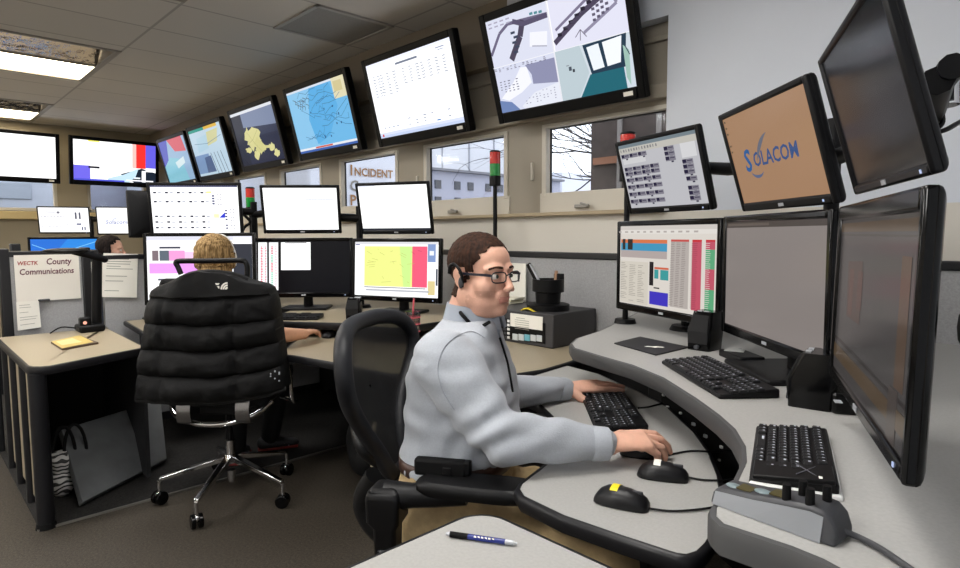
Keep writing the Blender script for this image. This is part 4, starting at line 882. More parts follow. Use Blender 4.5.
c = a + xd*.25
kb1 = keyboard('keyboard', 'full size black keyboard under the seated man hands', c, xd, .50, .155, zk)
mb = MB(); mb.tube(spline([c+nrm*.078+xd*.10+V((0, 0, .012)), P(648, 407, zk+.004), P(656, 405, zk+.004), P(668, 402, zk+.004), P(684, 398, zk+.004)], 5), .003, 6); tag(mb.build('usb_cable', BLK, smooth=.8), 'thin black cord curling from the man keyboard to the socket panel', 'cord')
a, b, cc_, d = P(668, 362, ZS+.01), P(697, 353, ZS+.02), P(768, 391, ZS+.02), P(740, 400, ZS+.01)
xd = ((d-a)+(cc_-b)).normalized(); keyboard('keyboard', 'full size black keyboard on the raised shelf below the dim grey monitor', (a+b+cc_+d)/4, xd, min(.42, (d-a).length), .155, ZS)
a, b, cc_, d = P(755, 425, ZS+.01), P(828, 427, ZS+.02), P(840, 495, ZS+.01), P(748, 486, ZS+.005)
xd = ((d-a)+(cc_-b)).normalized(); kc = keyboard('keyboard', 'compact black keyboard on a white tray, nearest the camera on the shelf', (a+b+cc_+d)/4, xd, .310, .128, ZS, comp=True)
mb = MB(); mb.box((.118, .0, .0195), (.075, .118, .008), Mx.Rotation(.077, 3, 'X')); mb.build('palm_plate', BLK, kc, bevel=.002)
for s in (-1, 1): mb = MB(); mb.box((.115, .02, .0255), (.06, .0012, .0012), Mx.Rotation(.55*s, 3, 'Z')); mb.build('crossed_line', mat('line_grey', '#5a5c64', .5), kc)
mb = MB(); mb.box((.143, .045, .0262), (.010, .018, .001)); mb.build('sticker', PAP, kc)
a = P(281, 318, ZL+.01); xd = (P(312, 320, ZL)-P(252, 322, ZL)).normalized(); kf = keyboard('keyboard', 'black keyboard on the beige shelf below the black and white screen', a+V((-.03, .03, 0)), V((.69, .72, 0)), .44, .15, ZL, keyed=False)

def mouse(name, label, a, b, z, sticker=None, w=.032, cord=None):
    """a = palm end, b = button end (world points on the desk)"""
    d = V((b.x-a.x, b.y-a.y, 0)); L = min(.118, max(.10, d.length)); d.normalize(); c = (a+b)/2; n = V((-d.y, d.x, 0))
    T = thing(name, label, 'mouse', (c.x, c.y, z), math.atan2(d.y, d.x))
    mb = MB(); rg = []; N = 14
    prof = [(-.5, .02, .30), (-.47, .30, .62), (-.40, .62, .86), (-.25, .92, 1.0), (-.05, 1.0, 1.0), (.15, .94, .93), (.32, .80, .86), (.44, .56, .72), (.49, .34, .50), (.5, .05, .25)]
    for x, hz, wy in prof:
        r_ = []
        for i in range(N):
            t = 2*PI*i/N; y = math.cos(t)*w*wy; zz = math.sin(t); r_.append(V((x*L, y, (.004 + .036*hz*max(0, zz)**.75) if zz > 0 else .0008 if abs(zz) > .2 else .003)))
        rg.append(r_)
    mb.loft(rg); mb.build('shell', mat('mouse_black', '#0f0f12', .4, spec=.35), T, smooth=.9)
    mb = MB(); mb.box((L*.30, 0, .0335), (.022, .005, .008)); mb.build('scroll_wheel', DGR, T, bevel=.002)
    return T
def mouse_with(name, label, a, b, z, stick, cord, clab):
    T = mouse(name, label, a, b, z)
    if stick:
        w = .032; mb = MB(); L = .11; pts = []
        for j in range(9):
            y = (-.60+1.2*j/8)*w; t = math.acos(y/w); pts.append((y, .004+.036*max(0, math.sin(t))**.75+.0008))
        mb.loft([[V((-.020+.016*k, y, zz)) for y, zz in pts] for k in (0, 1)], cap=False, closed=False); o = mb.build('sticker', stick[0], T); o['label'] = stick[1]; s = o.modifiers.new('s', 'SOLIDIFY'); s.thickness = .0006
    if cord:
        mb = MB(); mb.tube(spline(cord, 6), .0026, 6); mb.build('cord', BLK, T, W=True, smooth=.8)
    return T
zc = ZD+.004
mouse_with('mouse', 'black mouse with yellow sticker, nearest on the lower desk', P(595, 494, ZD+.01), P(649, 506, ZD+.01), ZD, (YELS, 'yellow sticker'), [P(647, 508, zc), P(672, 511, zc), P(702, 509, zc), P(724, 505, zc)], '')
mouse_with('mouse', 'black mouse with white sticker, beside the man right hand', P(637, 470, ZD+.01), P(689, 477, ZD+.01), ZD, (PAP, 'white sticker'), [P(687, 477, zc), P(705, 480, zc), P(728, 480, zc), P(740, 478, zc)], '')
mouse_with('mouse', 'black mouse held under the man right hand', P(618, 449, ZD+.01), P(669, 455, ZD+.01), ZD, None, [P(668, 455, zc), P(690, 451, zc), P(714, 451.5, zc), P(735, 450, zc)], '')
p = P(329, 337, ZD); mouse_with('mouse', 'small black mouse by the fingers of the blond operator', p+V((.03, -.04, 0)), p+V((-.03, .05, 0)), ZD, None, None, '')

def pad():
    c4 = [P(614, 344, ZS), P(640, 337.5, ZS), P(689, 348, ZS), P(656, 356, ZS)]; c = sum(c4, V())/4
    T = thing('mouse_pad', 'small black square mouse pad with a white emblem on the shelf', 'mouse pad', (c.x, c.y, ZS))
    mb = MB(); mb.prism(c4, ZS, ZS+.005); mb.build('pad', mat('pad_black', '#17171a', .6), T, W=True, bevel=.002)
    mb = MB(); cx = P(654, 346.5, ZS+.006); pts = [cx+(c4[2]-c4[0]).normalized()*a_+(c4[1]-c4[3]).normalized()*b_ for a_, b_ in ((-.035, -.006), (-.01, -.012), (.0, -.022), (.012, -.012), (.035, -.008), (.03, .008), (.01, .012), (-.005, .006), (-.02, .008), (-.03, .002))]
    mb.poly([V((q.x, q.y, ZS+.0054)) for q in pts]); mb.build('emblem', PAP, T, W=True)
pad()
def speaker(label, px, py, z, h, w=.085, face=None, group=None):
    c = P(px, py, z); f = (V((-1.05, 1.2, z))-c) if face is None else face; f.z = 0; f.normalize()
    T = thing('speaker', label, 'speaker', (c.x, c.y, z), math.atan2(f.y, f.x), group)
    mb = MB(); mb.loft([rrect(-.05, -w/2, .045, w/2, .012, 3), [V((p.x*1.0-.004, p.y, h*.5)) for p in rrect(-.055, -w*.53, .05, w*.53, .014, 3)], [V((p.x-.018, p.y, h)) for p in rrect(-.045, -w*.44, .035, w*.44, .012, 3)]]); mb.build('cabinet', GLB, T, smooth=.7)
    mb = MB(); mb.loft([[V((.0465, -w*.42, h*.18)), V((.0465, w*.42, h*.18))], [V((.05, -w*.44, h*.5)), V((.05, w*.44, h*.5))], [V((.027, -w*.34, h*.92)), V((.027, w*.34, h*.92))]], cap=False, closed=False); o = mb.build('grille', mat('grille_black', '#0e0e10', .8, bump=.4, bump_scale=900), T); o.modifiers.new('s', 'SOLIDIFY').thickness = .004
    for k in (-1, 1): mb = MB(); mb.box((.008, k*w*.16, h+.001), (.012, .018, .003)); mb.build('button', SIL, T)
    mb = MB(); mb.cone((.046, 0, h*.10), (.056, 0, h*.10), .008, .008, 14); mb.build('knob', DGR, T, smooth=.8)
    return T
speaker('glossy black speaker between the dispatch table monitor and the grey monitor', 704, 349, ZS, .135)
speaker('glossy black speaker in front of the large dark monitor', 812, 404, ZS, .13, .11, V((-1, -.15, 0)))
p = P(352, 325, ZL); speaker('small black speaker on the beige shelf between two lower monitors', 354, 318, ZL, .12, .08, V((.7, -.7, 0)))
p = P(848, 408, ZS); T = thing('docking_station', 'black angular dock with small keys behind the near speaker', 'dock', (p.x, p.y, ZS))
mb = MB(); R3 = Mx.Rotation(math.radians(-65), 3, 'Z'); mb.box((p.x, p.y, ZS+.025), (.14, .09, .05), R3); mb.build('body', GLB, T, W=True, bevel=.008)
mb = MB(); q = P(838, 402, ZS+.05); mb.box((q.x, q.y, ZS+.051), (.022, .014, .002), R3); mb.build('key', SIL, T, W=True)
p = P(741, 360, ZS); T = thing('device_stack', 'small black device with a card on top beside the left speaker', 'device', (p.x, p.y, ZS))
mb = MB(); R3 = Mx.Rotation(math.radians(-40), 3, 'Z'); mb.box((p.x, p.y, ZS+.012), (.15, .08, .024), R3); mb.build('body', BLK, T, W=True, bevel=.004)
mb = MB(); mb.box((p.x-.03, p.y+.02, ZS+.026), (.06, .05, .003), Mx.Rotation(.3, 3, 'Z')); mb.build('card', mat('card_grey', '#9a9c9a', .4), T, W=True)
# control console with four stubs
A, B = P(709, 503, ZS), P(834, 549.5, ZS); ax = (B-A).normalized(); ay = V((-ax.y, ax.x, 0)); L = (B-A).length; D = .062
T = thing('control_console', 'grey radio control console with four black stubs on the shelf edge', 'control console', (A.x, A.y, ZS), math.atan2(ax.y, ax.x))
mb = MB(); prof = [(0, .016), (.03, .024), (.35, .031), (.62, .040), (.80, .045), (.90, .043), (.96, .033), (1.0, .012)]
mb.loft([[V((u*L, .002, 0)), V((u*L, D, 0)), V((u*L, D*.97, h)), V((u*L, .010, h*.96))] for u, h in prof]); mb.build('body', DGR, T, bevel=.004)
mb = MB(); mb.loft([[V((u*L, -.0005+.0, .001)), V((u*L, .0078, h*.80))] for u, h in prof[1:6]], cap=False, closed=False); o = mb.build('front_face', mat('face_grey', '#85888d', .45), T); o.modifiers.new('s', 'SOLIDIFY').thickness = .0015
hz = lambda u: [h0+(h1-h0)*(u-u0)/(u1-u0) for (u0, h0), (u1, h1) in zip(prof, prof[1:]) if u0 <= u <= u1][0]
for u in (.13, .38): mb = MB(); mb.ell((u*L, D*.5, hz(u)), (.013, .009, .0025)); mb.build('oval_button', mat('button_teal', '#76868a', .35), T, smooth=.9)
for u in (.24, .52): mb = MB(); mb.box((u*L, D*.5, hz(u)+.0004), (.022, .022, .002)); mb.build('label_plate', mat('label_olive', '#4a4322', .5), T)
for u, v in ((.60, .30), (.66, .72), (.78, .28), (.84, .72)):
    mb = MB(); mb.cone((u*L, D*v, hz(u)-.004), (u*L, D*v, hz(u)+.020), .0062, .0055, 14); mb.build('stub', MBK, T, smooth=.8)
mb = MB(); mb.tube(spline([V((L*.98, D*.6, .012)), V((L*1.08, D*.75, .006)), V((L*1.25, D*.55, .006)), V((L*1.55, D*.0, .006)), V((L*1.9, -.03, .006))], 6), .0045, 8); mb.build('cable', DGR, T, smooth=.8)
# pen
a, b = P(446, 533.5, ZD+.006), P(517, 543.5, ZD+.006); dv = (b-a); T = thing('pen', 'blue and black pen lying on the nearest table', 'pen', (a+b)/2-V((0, 0, .006)))
mb = MB(); mb.cone(a, a+dv*.06, .0022, .0046); mb.build('tip', SIL, T, W=True, smooth=.8)
mb = MB(); mb.cone(a+dv*.06, a+dv*.32, .0056, .0056); mb.build('grip', MBK, T, W=True, smooth=.8)
mb = MB(); mb.cone(a+dv*.32, a+dv*.84, .0055, .0052); br = mb.build('barrel', mat('pen_blue', '#1d2c7c', .25), T, W=True, smooth=.8)
mb = MB(); side = V((-dv.y, dv.x, 0)).normalized(); up = V((0, 0, 1))
mb.M = basis(dv.normalized(), (up*.7+side*.7).normalized(), (up*.7-side*.7).normalized(), a+dv*.38+(up*.7-side*.7)*.0057); [mb.quad((.004+.007*q_, -.0014+.0012*(q_ % 2), 0), (.009+.007*q_, -.0018, 0), (.0085+.007*q_, .0010, 0), (.0045+.007*q_, .0016, 0)) for q_ in range(6)]; mb.build('print', PAP, br, W=True)
mb = MB(); mb.cone(a+dv*.84, a+dv*.96, .0050, .0044); mb.cone(a+dv*.955, a+dv, .0024, .0024); mb.build('clicker', SIL, T, W=True, smooth=.8)
# console box with label and organiser
p0 = P(553, 349, ZD); yb = p0.y; bx1, bx0, by1, bz1 = p0.x, p0.x-.62, YF-.09, .925
T = thing('console_box', 'dark grey console box with keypad and white instruction card beside the man', 'console box', ((bx0+bx1)/2, (yb+by1)/2, ZD))
mb = MB(); mb.box(((bx0+bx1)/2, (yb+by1)/2, (ZD+bz1)/2), (bx1-bx0, by1-yb, bz1-ZD)); mb.build('body', mat('console_grey', '#39383a', .5), T, W=True, bevel=.006)
def onf(px, py): return PY(px, py, yb-.002)
def frect(name, m_, pxa, pya, pxb, pyb, th=.004, parent=T, bev=0):
    a, b = onf(pxa, pya), onf(pxb, pyb); mb = MB(); mb.box(((a.x+b.x)/2, yb-.002-th/2, (a.z+b.z)/2), (abs(b.x-a.x), th, abs(a.z-b.z))); return mb.build(name, m_, parent, W=True, bevel=bev)
frect('face_plate', BLK, 497, 317, 545, 344, .003)
card = frect('instruction_card', PAP, 511, 313, 543, 330.5, .006)
mb = MB(); y_ = yb-.0105; 
for i in range(6): a = onf(513, 317+i*2.1); mb.box((a.x+.06+(.01 if i else 0), y_+.0015, a.z), (.10 if i else .06, .0008, .0025))
mb.build('print', mat('print_grey', '#9a988f', .7), card, W=True)
for i in range(5): frect('label_key', mat('key_pale', '#c9ced0', .4) if i != 2 else mat('key_blue', '#6fb0c0', .4), 513.3+6.0*i, 333.4+1.0*i*.35, 518.4+6.0*i, 340.3+.35*i, .007)
for i in range(3):
    for j in range(5): frect('keypad_key', DGR, 498+3.2*i, 320+3.9*j, 500.4+3.2*i, 322.6+3.9*j, .007)
for j in range(5): frect('lit_key', WHT, 508.0, 319.5+4.1*j, 510.2, 322.2+4.1*j, .007)
zt = bz1
p = PY(548, 309, (yb+by1)/2-.04); ox, oy = p.x, p.y
T = thing('desk_organizer', 'round black desk organiser holding pens on the console box', 'organizer', (ox, oy, zt))
mb = MB(); mb.lathe([(.001, 0), (.115, 0), (.115, .03), (.10, .035), (.001, .036)], (ox, oy, zt), 28); mb.build('tray', BLK, T, W=True, smooth=.8)
mb = MB(); mb.lathe([(.001, .03), (.065, .03), (.07, .095), (.085, .10), (.085, .165), (.075, .165), (.072, .11), (.001, .108)], (ox, oy, zt), 24); mb.build('cup', BLK, T, W=True, smooth=.8)
mb = MB(); mb.box((ox+.05, oy+.03, zt+.145), (.05, .03, .10)); mb.build('divider', BLK, T, W=True, bevel=.004)
mb = MB(); mb.box((ox+.02, oy-.05, zt+.125), (.05, .03, .02), Mx.Rotation(.2, 3, 'Y')); tag(mb.build('eraser', mat('pink_rubber', '#d86a80', .6), bevel=.006), 'pink eraser in the round black organiser', 'eraser')
d_ = V((-.062, -.01, .10)).normalized(); s = V((ox-.03, oy-.02, zt+.11))
mb = MB(); mb.box(s+d_*.07, (.032, .014, .18), basis(d_.cross(V((0, 1, 0))), V((0, 1, 0)), d_).to_3x3()); T2 = tag(mb.build('stapler', BLK, bevel=.008), 'black stapler leaning out of the desk organiser', 'stapler')
mb = MB(); mb.box(s+d_*.075+V((.018, -.004, .0)), (.007, .016, .165), basis(d_.cross(V((0, 1, 0))), V((0, 1, 0)), d_).to_3x3()); mb.build('metal_rail', SIL, T2, bevel=.002)
mb = MB(); mb.cone((ox+.035, oy+.02, zt+.10), (ox+.04, oy+.02, zt+.21), .012, .009); tag(mb.build('marker_pen', mat('tan_plastic', '#b08a6c', .45), smooth=.8), 'tan capped marker standing in the organiser', 'pen')
p = PY(532, 306, yb+.05); mb = MB(); n = 6
mb.loft([[V((p.x-.055+.02*k, yb+.02, zt+.001+.002*k+.012*math.sin(k*.8))), V((p.x-.035+.02*k, yb+.12, zt+.003+.016*math.sin(k*.8+.6)))] for k in range(n)], cap=False, closed=False); o = mb.build('sticky_note', YEL); o.modifiers.new('s', 'SOLIDIFY').thickness = .006; tag(o, 'yellow curled sticky note pad on the console box edge', 'note')
p = PY(516, 282, by1-.03); mb = MB(); mb.box((p.x-.02, by1-.03, zt+.11), (.20, .008, .24)); T = tag(mb.build('leaning_card', PAP, bevel=.002), 'white printed card standing at the back of the console box', 'card')
mb = MB(); mb.box((p.x+.01, by1-.035, zt+.17), (.06, .003, .012)); mb.box((p.x+.025, by1-.035, zt+.14), (.012, .003, .04)); mb.build('print', INK, T)
for i, (dz, ww, col_) in enumerate(((0, .17, '#d8d2bc'), (.012, .15, '#cfc7a4'), (.022, .16, '#ddd8c8'))):
    p = PY(508, 300, by1-.12); mb = MB(); mb.box((p.x+.005*i, by1-.14+.006*i, zt+.006+dz), (ww, .12, .010), Mx.Rotation(.1*i, 3, 'Z')); tag(mb.build('notepad', mat('pad%d' % i, col_, .7), bevel=.002), ('lowest', 'middle', 'topmost')[i]+' notepad of the small stack on the console box', 'notepad', 'notepads on the console box')
# tumbler
p = P(413, 346, ZD); T = thing('tumbler', 'clear tumbler with pink bands and a pink straw on the beige desk', 'tumbler', (p.x, p.y, ZD))
CLR = glass_mat('clear_plastic', (.72, .70, .72), .10); PNK = mat('pink_plastic', '#d6606e', .4)
mb = MB(); mb.lathe([(.030, 0), (.034, .02), (.042, .17), (.042, .175), (.039, .172), (.031, .02), (.001, .012)], (p.x, p.y, ZD), 22); mb.build('cup', CLR, T, W=True, smooth=.8)
mb = MB(); mb.lathe([(.028, .012), (.033, .06), (.001, .062)], (p.x, p.y, ZD), 18); mb.build('drink', mat('dark_drink', '#3a2a2c', .2), T, W=True, smooth=.8)
for zz in (.075, .115, .15): mb = MB(); mb.lathe([(.0345+.045*zz, zz), (.0355+.045*zz, zz), (.0357+.045*zz, zz+.006), (.0345+.045*zz, zz+.006)], (p.x, p.y, ZD), 22); mb.build('band', PNK, T, W=True, smooth=.8)
mb = MB(); mb.lathe([(.001, .172), (.044, .172), (.044, .184), (.001, .188)], (p.x, p.y, ZD), 22); mb.build('lid', CLR, T, W=True, smooth=.8)
mb = MB(); mb.cone((p.x-.01, p.y, ZD+.02), (p.x+.012, p.y, ZD+.25), .005, .005, 10); mb.build('straw', PNK, T, W=True, smooth=.8)
# booklet
c4 = [P(51, 343.5), P(80, 337), P(98.5, 344), P(62, 350.5)]; c = sum(c4, V())/4
T = thing('booklet', 'yellow covered booklet with dark edge on the left desk', 'booklet', (c.x, c.y, ZD)); mb = MB(); mb.prism(c4, ZD, ZD+.010); mb.build('pages', mat('booklet_edge', '#5b4a3c', .6), T, W=True)
mb = MB(); mb.prism([c+(q-c)*k_ for q, k_ in zip(c4, (.98, .98, .80, .98))], ZD+.010, ZD+.0115); mb.build('cover', mat('booklet_yellow', '#c4ab5c', .5), T, W=True)
mb = MB(); mb.prism([c+(q-c)*.55+V((-.01, -.02, 0)) for q in c4], ZD+.0115, ZD+.0122); mb.build('picture', mat('booklet_cream', '#d8c88a', .5), T, W=True)
# desk lamp with base
p = P(90, 331); px_ = PX(96, 300, XP+.10); T = thing('desk_lamp', 'black desk lamp with flat head and heavy base on the left desk', 'lamp', (p.x, p.y, ZD))
mb = MB(); mb.box((p.x+.0, p.y, ZD+.022), (.15, .135, .044)); mb.build('base', BLK, T, W=True, bevel=.012)
mb = MB(); mb.box((p.x+.03, p.y-.03, ZD+.065), (.05, .06, .05)); mb.build('socket', BLK, T, W=True, bevel=.008)
mb = MB(); mb.cone((p.x+.058, p.y-.035, ZD+.06), (p.x+.062, p.y-.035, ZD+.06), .010, .010); mb.build('glow_lamp', emis('#ffb49a', 1.2), T, W=True)
top = PX(97, 258, p.x-.02); mb = MB(); mb.tube([(p.x-.02, p.y+.04, ZD+.03), (p.x-.02, top.y, top.z)], .028, 10); mb.build('pole', BLK, T, W=True, smooth=.8)
h0 = PX(104, 259, p.x); h1 = PX(52, 249, p.x+.05); mb = MB(); mb.tube([V((p.x-.02, top.y+.04, top.z-.01)), h0, (h0*.4+h1*.6)+V((0, 0, .012))], .022, 8); mb.build('arm', BLK, T, W=True, smooth=.8)
mb = MB(); mb.ell((h0*.25+h1*.75)+V((0, 0, .004)), (.06, .12, .018)); mb.build('head', BLK, T, W=True, smooth=.9)
mb = MB(); mb.tube(spline([V((p.x-.03, p.y-.06, ZD+.02)), V((p.x-.03, p.y-.14, ZD+.035)), V((p.x-.02, p.y-.20, ZD+.006))], 5), .004, 6); mb.build('cord', BLK, T, W=True, smooth=.8)
# leaning board under the desk
c4 = [P(79, 507, 0.012), P(163.5, 463, 0.012), AT(157.5, 403, 3.72), AT(58, 434, 3.22)]; d_ = (c4[1]-c4[0]).cross(c4[3]-c4[0]).normalized()*.035; c = sum(c4, V())/4
T = thing('leaning_board', 'flat grey panel leaning under the left desk', 'panel', ((c4[0]+c4[1])/2)); mb = MB(); mb.loft([c4, [q+d_ for q in c4]]); mb.build('panel', mat('panel_grey', '#5d5f60', .65, noise_amt=.12, noise_scale=12), T, W=True, bevel=.004)
mb = MB(); q = c4[0]*.35+c4[1]*.65; q = q*.45+(c4[3]*.35+c4[2]*.65)*.55; mb.ell(q, .012); mb.ell(q-d_*1.0, .010); mb.build('dark_spot', MBK, T, W=True)
# crumpled patterned bag
bm_ = MB(); p = P(62, 500, 0); q = MB(); q.ell((p.x-.06, p.y+.01, .075), (.09, .06, .075)); q.ell((p.x-.07, p.y+.02, .165), (.075, .055, .07)); q.ell((p.x-.05, p.y-.01, .20), (.04, .03, .04)); me = fuse(q, .008, 4)
def swirl():
    M = bpy.data.materials.new('swirl_print'); M.use_nodes = True; nt = M.node_tree; b = nt.nodes['Principled BSDF']; tc = nt.nodes.new('ShaderNodeTexCoord'); w_ = nt.nodes.new('ShaderNodeTexWave'); w_.wave_type = 'RINGS'; w_.inputs['Scale'].default_value = 14; w_.inputs['Distortion'].default_value = 9; w_.inputs['Detail'].default_value = 1
    r = nt.nodes.new('ShaderNodeValToRGB'); r.color_ramp.interpolation = 'CONSTANT'; r.color_ramp.elements[0].color = (.02, .02, .02, 1); r.color_ramp.elements[1].position = .42; r.color_ramp.elements[1].color = (.55, .54, .52, 1)
    nt.links.new(tc.outputs['Object'], w_.inputs['Vector']); nt.links.new(w_.outputs['Fac'], r.inputs['Fac']); nt.links.new(r.outputs['Color'], b.inputs['Base Color']); b.inputs['Roughness'].default_value = .6; return M
T = thing('patterned_bag', 'black and white swirl patterned bag under the left desk', 'bag', (p.x-.06, p.y, 0)); put(me, 'sack', swirl(), T)
for k in (0, 1): mb = MB(); c = V((p.x-.06+.0, p.y+.03+.05*k, .20)); mb.tube([c+V((0, .05*math.cos(t), .16*math.sin(t))) for t in [PI*i/10 for i in range(11)]], .008, 8); mb.build('handle', MBK, T, W=True, smooth=.8)
# backpack in the dark
p = P(362, 474, 0); T = thing('backpack', 'black backpack on the carpet behind the mesh chair', 'backpack', (p.x, p.y, 0)); mb = MB()
mb.ell((p.x, p.y+.05, .17), (.15, .12, .18)); mb.ell((p.x+.02, p.y+.06, .30), (.12, .10, .12)); mb.ell((p.x+.05, p.y-.02, .13), (.09, .08, .12)); put(fuse(mb, .012, 4), 'pack', mat('nylon_black', '#141416', .7, bump=.2, bump_scale=80), T)
a = AT(377, 412, 2.9); mb = MB(); mb.box((a.x, a.y, .30), (.02, .10, .36), Mx.Rotation(.5, 3, 'Z') @ Mx.Rotation(.08, 3, 'Y')); tag(mb.build('cardboard_sleeve', mat('carton_cream', '#d8ccb0', .6), bevel=.004), 'cream cardboard sleeve standing behind the mesh chair spine', 'carton')
a = AT(367, 428, 2.95); mb = MB(); mb.lathe([(.001, 0), (.03, 0), (.032, .10), (.025, .13), (.012, .15), (.012, .17), (.001, .17)], (a.x, a.y, a.z-.07), 16); tag(mb.build('plastic_bottle', glass_mat('bottle_clear', (.62, .60, .56), .15), smooth=.8), 'clear plastic bottle poking out of the black backpack', 'bottle')

# ================================================================ CHAIRS
def caster(parent, p, ang, rad=.033, m_=GLB):
    x, y = p; T = None
    mb = MB(); a = V((math.cos(ang), math.sin(ang), 0)); n = V((-a.y, a.x, 0))
    mb = MB(); mb.cone((x, y, .05), (x, y, .122), .010, .010, 10); st = mb.build('caster_stem', CHR, parent, W=True, smooth=.8)
    for s in (-1, 1): mb = MB(); c = V((x, y, rad)) + n*s*.016; mb.cone(c-n*.010, c+n*.010, rad, rad, 18); mb.build('caster_wheel', m_, st, W=True, bevel=.004)
    mb = MB(); mb.ell((x, y, rad+.014), (.022, .022, .020)); mb.build('caster_hood', CHR, st, W=True, smooth=.8)
hub = P(232, 490, 0)
T = thing('office_chair', 'chrome based office chair draped with a black puffer vest', 'chair', (hub.x, hub.y, 0), YAW+PI/2)
vestchair = T; fd = V((math.cos(YAW+PI/2), math.sin(YAW+PI/2), 0)); sd = V((-fd.y, fd.x, 0))   # forward, left
for px, py in ((160, 508), (197, 532), (283, 511), (287, 479), (None, None)):
    q = P(px, py-4, 0) if px else hub + V((-.33, .06, 0)); d_ = (q-hub); d_.z = 0; dn = d_.normalized()
    mb = MB(); R3 = basis(dn, (-dn.y, dn.x, 0), (0, 0, 1)).to_3x3(); e = hub+d_
    mb.loft([[V((hub.x, hub.y, .165))+R3 @ V((.02, s_*.020, z_)) for s_, z_ in ((-1, 0), (1, 0), (1, .03), (-1, .03))], [V((e.x, e.y, .118))+R3 @ V((0, s_*.012, z_)) for s_, z_ in ((-1, 0), (1, 0), (1, .018), (-1, .018))]]); mb.build('base_spoke', CHR, T, W=True, bevel=.004)
    caster(T, (e.x, e.y), math.atan2(dn.y, dn.x)+.6)
mb = MB(); mb.cone((hub.x, hub.y, .15), (hub.x, hub.y, .27), .028, .024, 18); mb.build('hub_sleeve', CHR, T, W=True, smooth=.8)
mb = MB(); mb.cone((hub.x, hub.y, .05), (hub.x, hub.y, .11), .018, .022, 18); mb.build('hub_foot', CHR, T, W=True, smooth=.8)
mb = MB(); mb.cone((hub.x, hub.y, .24), (hub.x, hub.y, .43), .014, .014, 14); mb.build('gas_lift', BLK, T, W=True, smooth=.8)
def L_(f, s, z): return V((hub.x, hub.y, 0)) + fd*f + sd*s + V((0, 0, z))
mb = MB(); mb.box(L_(.05, 0, .455), (.30, .22, .05), basis(fd, sd, (0, 0, 1)).to_3x3()); mb.build('mechanism', BLK, T, W=True, bevel=.012)
mb = MB(); mb.tube(spline([L_(-.10, .24, .50), L_(-.16, .20, .455), L_(-.20, .10, .425), L_(-.205, 0, .415), L_(-.20, -.10, .425), L_(-.16, -.20, .455), L_(-.10, -.26, .50)], 5), .014, 10); mb.build('rear_bar', CHR, T, W=True, smooth=.8)
for s in (.11, -.17):
    mb = MB(); R3 = basis(sd, fd, (0, 0, 1)).to_3x3(); pts = spline([L_(-.20, s, .42), L_(-.245, s, .44), L_(-.255, s, .50), L_(-.235, s, .58), L_(-.23, s, .66)], 4)
    mb.loft([[p + sd*a_*.034 + fd*b_*.006 for a_, b_ in ((-1, -1), (1, -1), (1, 1), (-1, 1))] for p in pts]); mb.build('back_bracket', mat('brushed_chrome', '#8a8a8d', .22, metal=1), T, W=True, bevel=.003)
mb = MB(); mb.box(L_(.08, 0, .515), (.46, .50, .07), basis(fd, sd, (0, 0, 1)).to_3x3()); mb.build('seat', mat('seat_fabric', '#151517', .85), T, W=True, bevel=.03, seg=3)
mb = MB(); mb.tube(spline([L_(.10, -.24, .47), L_(.05, -.33, .46), L_(-.02, -.335, .50), L_(-.05, -.33, .70)], 5), .012, 8); mb.build('armrest_bar', CHR, T, W=True, smooth=.8)
mb = MB(); mb.box(L_(-.01, -.34, .705), (.24, .07, .03), basis(fd, sd, (0, 0, 1)).to_3x3()); mb.build('armrest_pad', mat('arm_pad', '#55565a', .5), T, W=True, bevel=.010)
mb = MB(); mb.tube(spline([L_(.10, .24, .47), L_(.05, .33, .46), L_(-.02, .335, .50), L_(.05, .33, .70)], 5), .012, 8); mb.build('armrest_bar', CHR, T, W=True, smooth=.8)
mb = MB(); mb.box(L_(.03, .34, .705), (.24, .07, .03), basis(fd, sd, (0, 0, 1)).to_3x3()); mb.build('armrest_pad', mat('arm_pad', '#55565a', .5), T, W=True, bevel=.010)
mb = MB(); mb.loft([[L_(x, s_*w_, z_) for s_, x in ((-1, -.24+lean), (1, -.24+lean), (1, -.19+lean), (-1, -.19+lean))] for z_, w_, lean in ((.58, .20, 0), (.80, .24, -.005), (1.05, .22, -.02), (1.13, .19, -.03))]); mb.build('backrest', MBK, T, W=True, bevel=.02)
# head bar loop
mb = MB(); hb = [AT(x, y, 2.98) for x, y in ((181, 274), (178, 267), (176, 262.5), (182, 261), (212, 261), (240, 260.5), (246, 263), (247.5, 270), (247, 277))]; mb.tube(spline(hb, 4), .013, 8); mb.build('head_bar', BLK, T, W=True, smooth=.8)
